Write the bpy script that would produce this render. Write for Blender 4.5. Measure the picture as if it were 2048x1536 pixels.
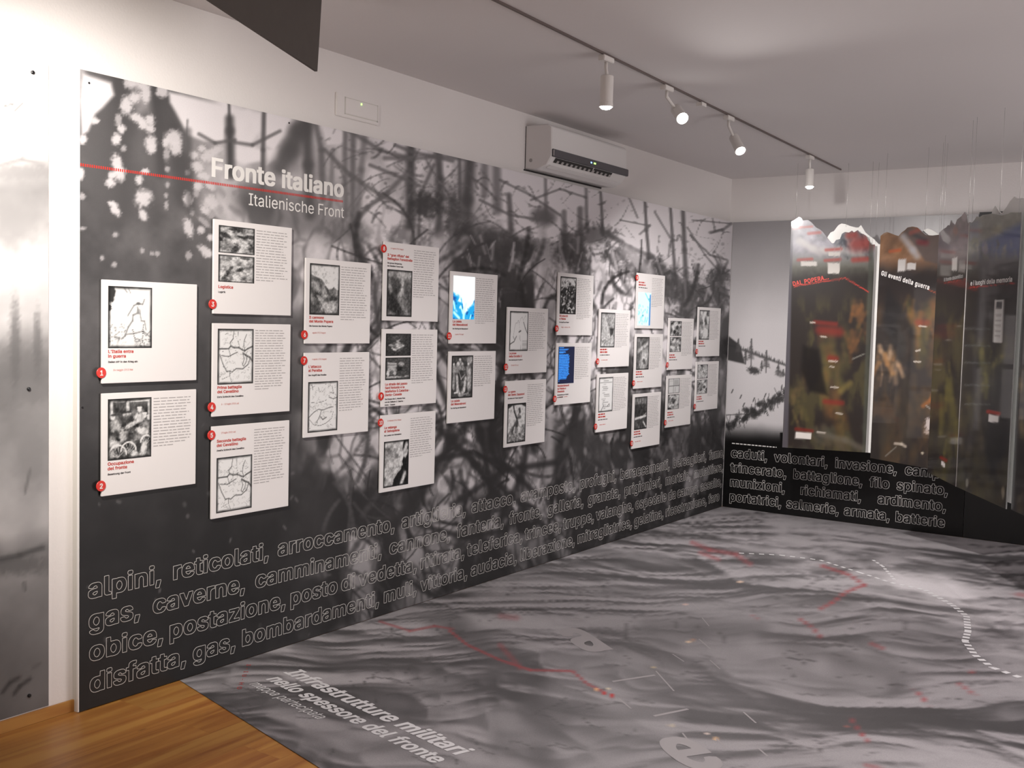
import bpy, bmesh, math, random
import numpy as np
from mathutils import Vector, Matrix

for o in list(bpy.data.objects):
    bpy.data.objects.remove(o)
SC = bpy.context.scene
COL = SC.collection

# ------------------------------------------------------------------ camera, world, lights, exposure
FPX = 2100.43                                   # focal length in pixels of the 2048 x 1536 frame
YAW, PITCH, ROLL = -0.603416, -0.058684, 0.025870
CAM = np.array([3.72206, 0.0, 1.6])
_f = np.array([math.sin(YAW)*math.cos(PITCH), math.cos(YAW)*math.cos(PITCH), math.sin(PITCH)])
_r = np.array([math.cos(YAW), -math.sin(YAW), 0.0])
_u = np.cross(_r, _f)
CR = math.cos(ROLL)*_r + math.sin(ROLL)*_u
CU = -math.sin(ROLL)*_r + math.cos(ROLL)*_u
CF = _f
cam = bpy.data.cameras.new('camera')
cam.sensor_width = 36.0
cam.lens = 36.0*FPX/2048.0
cam.clip_start = 0.05
cam_ob = bpy.data.objects.new('camera', cam)
COL.objects.link(cam_ob)
cam_ob.matrix_world = Matrix(((CR[0], CU[0], -CF[0], CAM[0]), (CR[1], CU[1], -CF[1], CAM[1]),
                              (CR[2], CU[2], -CF[2], CAM[2]), (0, 0, 0, 1)))
SC.camera = cam_ob

SC.view_settings.view_transform = 'Standard'
SC.view_settings.look = 'None'
SC.view_settings.gamma = 1.0
SC.view_settings.use_curve_mapping = False
SC.view_settings.exposure = 0.0
SC.cycles.use_denoising = True
SC.cycles.max_bounces = 8
SC.cycles.sample_clamp_indirect = 6.0

W = bpy.data.worlds.new('world')
SC.world = W
W.use_nodes = True
W.node_tree.nodes['Background'].inputs[0].default_value = (0.55, 0.52, 0.54, 1)
W.node_tree.nodes['Background'].inputs[1].default_value = 0.05

CEIL = 2.915
BACK = 8.764675                                 # plane of the far mural
BH = 2.5295                                     # height of the big boards
WALLX = -0.045


def light(name, kind, loc, target, energy, color=(1, 1, 1), size=0.1, angle=60, blend=0.8, size_y=None):
    l = bpy.data.lights.new(name, kind)
    l.energy = energy
    l.color = color
    if kind == 'SPOT':
        l.spot_size = math.radians(angle)
        l.spot_blend = blend
        l.shadow_soft_size = size
    else:
        l.shape = 'RECTANGLE'
        l.size = size
        l.size_y = size_y or size
    o = bpy.data.objects.new(name, l)
    COL.objects.link(o)
    o.location = loc
    d = Vector(target) - Vector(loc)
    o.rotation_euler = d.to_track_quat('-Z', 'Y').to_euler()
    return o


# unseen fill areas added behind and beside the visitor, the spot that washes the near end of the long wall,
# and unseen spots added overhead to brighten the floor
light('added_rear_fill', 'AREA', (5.7, -2.85, 1.5), (5.7, 4, 1.3), 22, (1.0, 0.93, 0.95), 2.2, size_y=2.2)
light('added_side_fill', 'AREA', (6.85, 6.0, 1.35), (0, 6.6, 1.6), 130, (1.0, 0.945, 0.94), 4.6, size_y=2.0)
light('wall_wash_spot', 'SPOT', (1.2, 1.25, 2.62), (-0.05, 2.5, 1.75), 350, (1.0, 0.94, 0.86), 0.05, 80, 1.0)
for _x, _y, _e in ((1.9, 3.4, 75), (3.4, 3.6, 80), (3.4, 5.6, 80), (5.0, 5.0, 70)):
    light('added_floor_spot', 'SPOT', (_x, _y, 2.8), (_x, _y+0.2, 0), _e, (1.0, 0.93, 0.92), 0.05, 105, 1.0)

# ------------------------------------------------------------------ geometry of the view, used to measure the place


def ray(px):
    px = np.atleast_2d(np.asarray(px, float))
    x = (px[:, 0]-1024)/FPX
    y = -(px[:, 1]-768)/FPX
    return x[:, None]*CR + y[:, None]*CU + CF


def at(px, axis, val):
    """the point of the plane axis = val seen at a pixel of the photograph"""
    d = ray(px)
    t = (val-CAM[axis])/d[:, axis]
    return CAM + t[:, None]*d


def at1(px, axis, val):
    return at([px], axis, val)[0]


def at_plane(px, p0, n):
    d = ray(px)
    t = ((np.asarray(p0)-CAM)@n)/(d@n)
    return CAM + t[:, None]*d


def project(P):
    d = np.atleast_2d(P)-CAM
    z = d@CF
    return np.stack([1024+FPX*(d@CR)/z, 768-FPX*(d@CU)/z], 1)


# ------------------------------------------------------------------ materials


def lin(c):
    c = np.asarray(c, float)
    return np.where(c <= 0.04045, c/12.92, ((np.maximum(c, 0)+0.055)/1.055)**2.4)


def rgb(r, g, b):
    return tuple(float(v) for v in lin(np.array([r, g, b])/255.0))


def mat(name, color=(0.8, 0.8, 0.8), rough=0.5, metal=0.0, spec=0.5, emit=None, strength=0.0, bump=0.0, bump_scale=60, coat=0.0, vary=0.0):
    m = bpy.data.materials.new(name)
    m.use_nodes = True
    nt = m.node_tree
    b = nt.nodes['Principled BSDF']
    b.inputs['Base Color'].default_value = (*color[:3], 1)
    b.inputs['Roughness'].default_value = rough
    b.inputs['Metallic'].default_value = metal
    b.inputs['Specular IOR Level'].default_value = spec
    b.inputs['Coat Weight'].default_value = coat
    b.inputs['Coat Roughness'].default_value = 0.05
    if emit:
        b.inputs['Emission Color'].default_value = (*emit, 1)
        b.inputs['Emission Strength'].default_value = strength
    if bump or vary:
        tc = nt.nodes.new('ShaderNodeTexCoord')
        nz = nt.nodes.new('ShaderNodeTexNoise')
        nz.inputs['Scale'].default_value = bump_scale
        nz.inputs['Detail'].default_value = 4
        nt.links.new(tc.outputs['Object'], nz.inputs['Vector'])
        if bump:
            bp = nt.nodes.new('ShaderNodeBump')
            bp.inputs['Strength'].default_value = bump
            bp.inputs['Distance'].default_value = 0.01
            nt.links.new(nz.outputs['Fac'], bp.inputs['Height'])
            nt.links.new(bp.outputs['Normal'], b.inputs['Normal'])
        if vary:
            mx = nt.nodes.new('ShaderNodeMix')
            mx.data_type = 'RGBA'
            mx.inputs['A'].default_value = (*[c*(1-vary) for c in color[:3]], 1)
            mx.inputs['B'].default_value = (*[min(1, c*(1+vary)) for c in color[:3]], 1)
            nt.links.new(nz.outputs['Fac'], mx.inputs['Factor'])
            nt.links.new(mx.outputs['Result'], b.inputs['Base Color'])
    return m


def print_mat(name, rough=0.45, spec=0.3, coat=0.0, emit=0.0, grain=0.0):
    """ink on a surface: the picture is carried by the surface's own colour attribute"""
    m = mat(name, rough=rough, spec=spec, coat=coat)
    nt = m.node_tree
    b = nt.nodes['Principled BSDF']
    a = nt.nodes.new('ShaderNodeVertexColor')
    a.layer_name = 'ink'
    src = a.outputs['Color']
    if grain:
        tc = nt.nodes.new('ShaderNodeTexCoord')
        nz = nt.nodes.new('ShaderNodeTexNoise')
        nz.inputs['Scale'].default_value = 260
        nz.inputs['Detail'].default_value = 2
        mr = nt.nodes.new('ShaderNodeMapRange')
        mr.inputs['To Min'].default_value = 1-grain
        mr.inputs['To Max'].default_value = 1+grain
        mu = nt.nodes.new('ShaderNodeVectorMath')
        mu.operation = 'SCALE'
        nt.links.new(tc.outputs['Object'], nz.inputs['Vector'])
        nt.links.new(nz.outputs['Fac'], mr.inputs['Value'])
        nt.links.new(src, mu.inputs[0])
        nt.links.new(mr.outputs['Result'], mu.inputs['Scale'])
        src = mu.outputs['Vector']
    if emit:
        b.inputs['Base Color'].default_value = (0.01, 0.01, 0.012, 1)
        nt.links.new(src, b.inputs['Emission Color'])
        b.inputs['Emission Strength'].default_value = emit
    else:
        nt.links.new(src, b.inputs['Base Color'])
    return m


M_wall = mat('white_plaster', (0.80, 0.765, 0.75), 0.85, bump=0.08, bump_scale=90, spec=0.2)
M_ceil = mat('ceiling_plaster', (0.78, 0.745, 0.74), 0.9, bump=0.05, bump_scale=40, spec=0.2)
M_white = mat('white_lacquer', (0.82, 0.80, 0.79), 0.4)
M_card = mat('white_card', (0.80, 0.77, 0.765), 0.5, spec=0.3)
M_batten = mat('batten_white', (0.62, 0.60, 0.56), 0.6)
M_edge = mat('black_edge', (0.012, 0.012, 0.013), 0.5)
M_black = mat('black_foil', (0.008, 0.008, 0.008), 0.4, vary=0.3, bump_scale=3)
M_red = mat('red_badge', rgb(206, 42, 30), 0.4)
M_redink = mat('red_ink', rgb(190, 62, 52), 0.6)
M_redfloor = mat('red_floor_ink', rgb(175, 60, 58), 0.6)
M_darkink = mat('dark_ink', rgb(60, 55, 58), 0.6)
M_greyink = mat('grey_ink', rgb(172, 168, 168), 0.6)
M_dateink = mat('date_ink', rgb(205, 110, 100), 0.6)
M_letter = mat('white_letter', (0.78, 0.76, 0.74), 0.5)
M_outline = mat('outline_letter', (0.66, 0.64, 0.62), 0.5)
M_floorlet = mat('floor_letter', (0.66, 0.65, 0.66), 0.5)
M_paleink = mat('pale_floor_ink', (0.29, 0.27, 0.275), 0.5)
M_screw = mat('screw_cap', (0.02, 0.02, 0.022), 0.35, metal=0.6)
M_charcoal = mat('charcoal_board', rgb(92, 86, 82), 0.7, spec=0.15, vary=0.08, bump_scale=20)
M_rail = mat('track_rail', rgb(112, 100, 96), 0.45, metal=0.3)
M_lampbody = mat('lamp_white', (0.74, 0.71, 0.68), 0.45)
M_bulb = mat('lit_bulb', (1, 1, 1), 0.3, emit=(1.0, 0.97, 0.93), strength=22)
M_grey = mat('grey_plastic', rgb(88, 86, 90), 0.35)
M_slot = mat('dark_slot', (0.03, 0.028, 0.027), 0.6)
M_louvre = mat('louvre', (0.45, 0.43, 0.42), 0.5)
M_ledg = mat('green_led', (0, 0, 0), emit=(0.3, 1.0, 0.1), strength=6)
M_ledb = mat('blue_led', (0, 0, 0), emit=(0.2, 0.4, 1.0), strength=4)
M_chrome = mat('chrome', (0.8, 0.8, 0.8), 0.1, metal=1)
M_wire = mat('steel_wire', (0.75, 0.74, 0.73), 0.25, metal=0.8)
M_acryledge = mat('acrylic_edge', (0.48, 0.50, 0.49), 0.2)
M_backsheet = mat('white_backing', (0.88, 0.87, 0.84), 0.45)
M_board = print_mat('mural_print', 0.42, 0.35, grain=0.12)
M_snow = print_mat('snow_mural_print', 0.3, 0.4, grain=0.08)
M_leftprint = print_mat('pale_photo_print', 0.45, 0.3)
M_floorprint = print_mat('floor_map_print', 0.45, 0.3, grain=0.25)
M_photo = print_mat('photo_print', 0.5, 0.25)
M_screen = print_mat('screen_glow', 0.3, 0.4, emit=1.0)
M_panel = print_mat('panel_print', 0.3, 0.3, coat=0.7)


def wood(name, plank, axis_len):
    m = bpy.data.materials.new(name)
    m.use_nodes = True
    nt = m.node_tree
    b = nt.nodes['Principled BSDF']
    N = nt.nodes.new
    L = nt.links.new
    tc = N('ShaderNodeTexCoord')
    mp = N('ShaderNodeMapping')
    mp.inputs['Rotation'].default_value = (0, 0, math.radians(90))
    L(tc.outputs['Object'], mp.inputs['Vector'])
    br = N('ShaderNodeTexBrick')
    br.offset = 0.37
    br.inputs['Scale'].default_value = 1.0
    br.inputs['Brick Width'].default_value = 1.9
    br.inputs['Row Height'].default_value = plank
    br.inputs['Mortar Size'].default_value = 0.0012
    br.inputs['Color1'].default_value = (0.0, 0, 0, 1)
    br.inputs['Color2'].default_value = (1, 1, 1, 1)
    br.inputs['Mortar'].default_value = (0.3, 0.3, 0.3, 1)
    L(mp.outputs['Vector'], br.inputs['Vector'])
    # long grain
    m2 = N('ShaderNodeMapping')
    m2.inputs['Scale'].default_value = (14, 1.1, 14)
    L(tc.outputs['Object'], m2.inputs['Vector'])
    addv = N('ShaderNodeVectorMath')
    addv.operation = 'ADD'
    sc = N('ShaderNodeVectorMath')
    sc.operation = 'SCALE'
    sc.inputs['Scale'].default_value = 7.0
    L(br.outputs['Color'], sc.inputs[0])
    L(m2.outputs['Vector'], addv.inputs[0])
    L(sc.outputs['Vector'], addv.inputs[1])
    nz = N('ShaderNodeTexNoise')
    nz.inputs['Scale'].default_value = 1.0
    nz.inputs['Detail'].default_value = 5
    nz.inputs['Distortion'].default_value = 0.8
    L(addv.outputs['Vector'], nz.inputs['Vector'])
    cr = N('ShaderNodeValToRGB')
    e = cr.color_ramp.elements
    e[0].position, e[0].color = 0.33, (0.30, 0.105, 0.022, 1)
    e[1].position, e[1].color = 0.62, (0.50, 0.245, 0.058, 1)
    k = cr.color_ramp.elements.new(0.5)
    k.color = (0.42, 0.18, 0.04, 1)
    L(nz.outputs['Fac'], cr.inputs['Fac'])
    # knots: stretched cells
    m3 = N('ShaderNodeMapping')
    m3.inputs['Scale'].default_value = (9.0, 3.2, 1)
    L(tc.outputs['Object'], m3.inputs['Vector'])
    vo = N('ShaderNodeTexVoronoi')
    vo.inputs['Scale'].default_value = 1.0
    L(m3.outputs['Vector'], vo.inputs['Vector'])
    kr = N('ShaderNodeValToRGB')
    kr.color_ramp.elements[0].position, kr.color_ramp.elements[0].color = 0.03, (0.28, 0.2, 0.16, 1)
    kr.color_ramp.elements[1].position, kr.color_ramp.elements[1].color = 0.11, (1, 1, 1, 1)
    L(vo.outputs['Distance'], kr.inputs['Fac'])
    mu = N('ShaderNodeMix')
    mu.data_type = 'RGBA'
    mu.blend_type = 'MULTIPLY'
    mu.inputs['Factor'].default_value = 1.0
    L(cr.outputs['Color'], mu.inputs['A'])
    L(kr.outputs['Color'], mu.inputs['B'])
    mr = N('ShaderNodeMapRange')
    mr.inputs['To Min'].default_value = 0.86
    mr.inputs['To Max'].default_value = 1.1
    L(br.outputs['Color'], mr.inputs['Value'])
    sv = N('ShaderNodeVectorMath')
    sv.operation = 'SCALE'
    L(mu.outputs['Result'], sv.inputs[0])
    L(mr.outputs['Result'], sv.inputs['Scale'])
    L(sv.outputs['Vector'], b.inputs['Base Color'])
    b.inputs['Roughness'].default_value = 0.38
    return m


M_wood = wood('oak_planks', 0.19, 1.9)
M_skirt = wood('oak_skirting', 0.5, 3.0)

# ------------------------------------------------------------------ object helpers


def tag(o, label=None, cat=None, group=None, kind=None):
    if label:
        o['label'] = label
    if cat:
        o['category'] = cat
    if group:
        o['group'] = group
    if kind:
        o['kind'] = kind
    return o


def link(name, me, m, parent=None):
    o = bpy.data.objects.new(name, me)
    COL.objects.link(o)
    if m is not None and not me.materials:
        me.materials.append(m)
    if parent is not None:
        o.parent = parent
        o.matrix_parent_inverse = parent_inverse(parent)
    return o


def parent_inverse(p):
    mtx = p.matrix_basis.copy()
    if p.parent is not None:
        mtx = p.parent.matrix_basis @ p.matrix_parent_inverse @ mtx if p.parent.parent is None else mtx
    return mtx.inverted()


def mesh(name, verts, faces, m, parent=None, smooth=False, ink=None):
    me = bpy.data.meshes.new(name)
    me.from_pydata([tuple(map(float, v)) for v in verts], [], faces)
    me.update()
    if smooth:
        me.polygons.foreach_set('use_smooth', [True]*len(me.polygons))
    if ink is not None:
        a = me.color_attributes.new('ink', 'FLOAT_COLOR', 'POINT')
        buf = np.ones((len(verts), 4), np.float32)
        buf[:, :3] = ink
        a.data.foreach_set('color', buf.ravel())
    return link(name, me, m, parent)


def empty(name, loc):
    o = bpy.data.objects.new(name, None)
    COL.objects.link(o)
    o.location = tuple(map(float, loc))
    o.empty_display_size = 0.1
    return o


def bm_obj(name, bm, m, parent=None, smooth=False):
    me = bpy.data.meshes.new(name)
    bmesh.ops.recalc_face_normals(bm, faces=bm.faces)
    bm.to_mesh(me)
    bm.free()
    if smooth:
        me.polygons.foreach_set('use_smooth', [True]*len(me.polygons))
    return link(name, me, m, parent)


def add_box(bm, a, b):
    g = bmesh.ops.create_cube(bm, size=1.0)
    a = Vector(a)
    b = Vector(b)
    for v in g['verts']:
        v.co = Vector([(a[i]+b[i])/2 + v.co[i]*(b[i]-a[i]) for i in range(3)])
    return g['verts']


def box(name, a, b, m, parent=None, bevel=0.0):
    bm = bmesh.new()
    add_box(bm, a, b)
    if bevel:
        bmesh.ops.bevel(bm, geom=bm.edges[:], offset=bevel, segments=2, affect='EDGES')
    return bm_obj(name, bm, m, parent)


def prism(name, poly, axis, lo, hi, m, parent=None):
    """polygon (pairs in the two other axes, ordered) pulled along an axis"""
    ax = [i for i in range(3) if i != axis]
    n = len(poly)
    V = []
    for val in (lo, hi):
        for p in poly:
            c = [0, 0, 0]
            c[ax[0]], c[ax[1]] = p
            c[axis] = val
            V.append(c)
    F = [list(range(n))[::-1], list(range(n, 2*n))] + [[i, (i+1) % n, n+(i+1) % n, n+i] for i in range(n)]
    bm = bmesh.new()
    vs = [bm.verts.new(v) for v in V]
    for f in F:
        bm.faces.new([vs[i] for i in f])
    return bm_obj(name, bm, m, parent)


def lathe(bm, prof, p0, d, seg=24):
    """profile of (distance along, radius) turned about the axis p0 + t d"""
    d = Vector(d).normalized()
    s = d.orthogonal().normalized()
    t = d.cross(s)
    rings = []
    for h, r in prof:
        rings.append([bm.verts.new(Vector(p0)+d*h+(s*math.cos(2*math.pi*k/seg)+t*math.sin(2*math.pi*k/seg))*r) for k in range(seg)])
    for a, b in zip(rings, rings[1:]):
        for k in range(seg):
            bm.faces.new([a[k], a[(k+1) % seg], b[(k+1) % seg], b[k]])
    bm.faces.new(rings[0][::-1])
    bm.faces.new(rings[-1])


def tube(name, pts, r, m, parent=None, seg=8):
    bm = bmesh.new()
    pts = [Vector(p) for p in pts]
    rings = []
    for i, p in enumerate(pts):
        d = (pts[min(i+1, len(pts)-1)]-pts[max(i-1, 0)]).normalized()
        s = d.orthogonal().normalized() if not rings else (ps - d*ps.dot(d)).normalized()
        ps = s
        t = d.cross(s)
        rings.append([bm.verts.new(p+(s*math.cos(2*math.pi*k/seg)+t*math.sin(2*math.pi*k/seg))*r) for k in range(seg)])
    for a, b in zip(rings, rings[1:]):
        for k in range(seg):
            bm.faces.new([a[k], a[(k+1) % seg], b[(k+1) % seg], b[k]])
    bm.faces.new(rings[0][::-1])
    bm.faces.new(rings[-1])
    return bm_obj(name, bm, m, parent, smooth=True)


def grid_faces(nc, nr):
    return [[c*nr+r, (c+1)*nr+r, (c+1)*nr+r+1, c*nr+r+1] for c in range(nc-1) for r in range(nr-1)]


# ------------------------------------------------------------------ drawing ink into surfaces


def _hash(ix, iy, seed):
    h = (ix.astype(np.int64)*374761393 + iy.astype(np.int64)*668265263 + seed*1442695041) & 0x7fffffff
    h = ((h ^ (h >> 13))*1274126177) & 0x7fffffff
    h = (h ^ (h >> 16))
    return (h & 0xffff)/65535.0


def vnoise(x, y, seed=0):
    ix = np.floor(x)
    iy = np.floor(y)
    fx = x-ix
    fy = y-iy
    fx = fx*fx*(3-2*fx)
    fy = fy*fy*(3-2*fy)
    a = _hash(ix, iy, seed)
    b = _hash(ix+1, iy, seed)
    c = _hash(ix, iy+1, seed)
    d = _hash(ix+1, iy+1, seed)
    return (a*(1-fx)+b*fx)*(1-fy)+(c*(1-fx)+d*fx)*fy


def fbm(x, y, seed=0, octv=4, gain=0.5):
    s = 0
    a = 1.0
    t = 0
    for i in range(octv):
        s = s+a*vnoise(x*2**i+17.3*i, y*2**i-9.1*i, seed+i)
        t += a
        a *= gain
    return s/t


def worley(x, y, seed=0):
    """distances to the two nearest scattered points and the nearest point's own number"""
    ix = np.floor(x)
    iy = np.floor(y)
    f1 = np.full(x.shape, 9.0)
    f2 = np.full(x.shape, 9.0)
    cid = np.zeros(x.shape)
    for dx in (-1, 0, 1):
        for dy in (-1, 0, 1):
            jx = ix+dx
            jy = iy+dy
            px = jx+_hash(jx, jy, seed)
            py = jy+_hash(jx, jy, seed+7)
            d = np.hypot(px-x, py-y)
            near = d < f1
            f2 = np.where(near, f1, np.minimum(f2, d))
            cid = np.where(near, _hash(jx, jy, seed+13), cid)
            f1 = np.where(near, d, f1)
    return f1, f2, cid


def sstep(a, b, x):
    t = np.clip((x-a)/(b-a), 0, 1)
    return t*t*(3-2*t)


class Ink:
    """grey or coloured marks over scattered surface points (x, y in any flat unit)"""

    def __init__(self, x, y, base=0.5):
        self.x = np.asarray(x, float)
        self.y = np.asarray(y, float)
        self.v = np.zeros((len(self.x), 3))
        self.v[:] = np.asarray(base, float).reshape(-1, 1) if np.ndim(base) == 1 and len(np.atleast_1d(base)) == len(self.x) else base

    def mix(self, idx, a, val):
        self.v[idx] = self.v[idx]*(1-a[:, None])+np.asarray(val, float)*a[:, None]

    def stroke(self, pts, w, val, a=1.0, soft=0.6):
        pts = np.asarray(pts, float)
        R = w*(0.5+soft)+1e-9
        for p, q in zip(pts[:-1], pts[1:]):
            idx = np.nonzero((self.x > min(p[0], q[0])-R) & (self.x < max(p[0], q[0])+R) &
                             (self.y > min(p[1], q[1])-R) & (self.y < max(p[1], q[1])+R))[0]
            if not len(idx):
                continue
            d = q-p
            L2 = d@d+1e-12
            t = np.clip(((self.x[idx]-p[0])*d[0]+(self.y[idx]-p[1])*d[1])/L2, 0, 1)
            dist = np.hypot(self.x[idx]-p[0]-t*d[0], self.y[idx]-p[1]-t*d[1])
            self.mix(idx, a*(1-sstep(w*(0.5-soft/2), w*(0.5+soft), dist)), val)

    def blob(self, cx, cy, rx, ry, val, a=1.0, ang=0.0, soft=0.35, rag=0.0, seed=1):
        R = max(rx, ry)*(1+soft+rag)
        idx = np.nonzero((abs(self.x-cx) < R) & (abs(self.y-cy) < R))[0]
        if not len(idx):
            return
        c, s = math.cos(math.radians(ang)), math.sin(math.radians(ang))
        X = self.x[idx]-cx
        Y = self.y[idx]-cy
        r = np.hypot((X*c+Y*s)/rx, (-X*s+Y*c)/ry)
        if rag:
            k = 3.0/min(rx, ry)
            r = r+rag*(fbm(self.x[idx]*k, self.y[idx]*k, seed, 3)-0.5)*2
        self.mix(idx, a*(1-sstep(1-soft, 1+soft, r)), val)

    def poly(self, pts, val, a=1.0, soft=1.5):
        """filled outline with soft border"""
        pts = np.asarray(pts, float)
        lo = pts.min(0)-2*soft
        hi = pts.max(0)+2*soft
        idx = np.nonzero((self.x > lo[0]) & (self.x < hi[0]) & (self.y > lo[1]) & (self.y < hi[1]))[0]
        if not len(idx):
            return
        X = self.x[idx]
        Y = self.y[idx]
        inside = np.zeros(len(idx), bool)
        dist = np.full(len(idx), 1e9)
        for p, q in zip(pts, np.roll(pts, -1, 0)):
            cond = (p[1] > Y) != (q[1] > Y)
            with np.errstate(divide='ignore', invalid='ignore'):
                xi = (q[0]-p[0])*(Y-p[1])/(q[1]-p[1]+1e-12)+p[0]
            inside ^= cond & (X < xi)
            d = q-p
            t = np.clip(((X-p[0])*d[0]+(Y-p[1])*d[1])/(d@d+1e-12), 0, 1)
            dist = np.minimum(dist, np.hypot(X-p[0]-t*d[0], Y-p[1]-t*d[1]))
        sd = np.where(inside, -dist, dist)
        self.mix(idx, a*(1-sstep(-soft, soft, sd)), val)

    def fill(self, mask, val):
        self.mix(np.arange(len(self.x)), np.clip(mask, 0, 1), val)

    def albedo(self, scale=0.8, tint=(1, 1, 1)):
        return lin(np.clip(self.v, 0, 1))*scale*np.asarray(tint)


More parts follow.
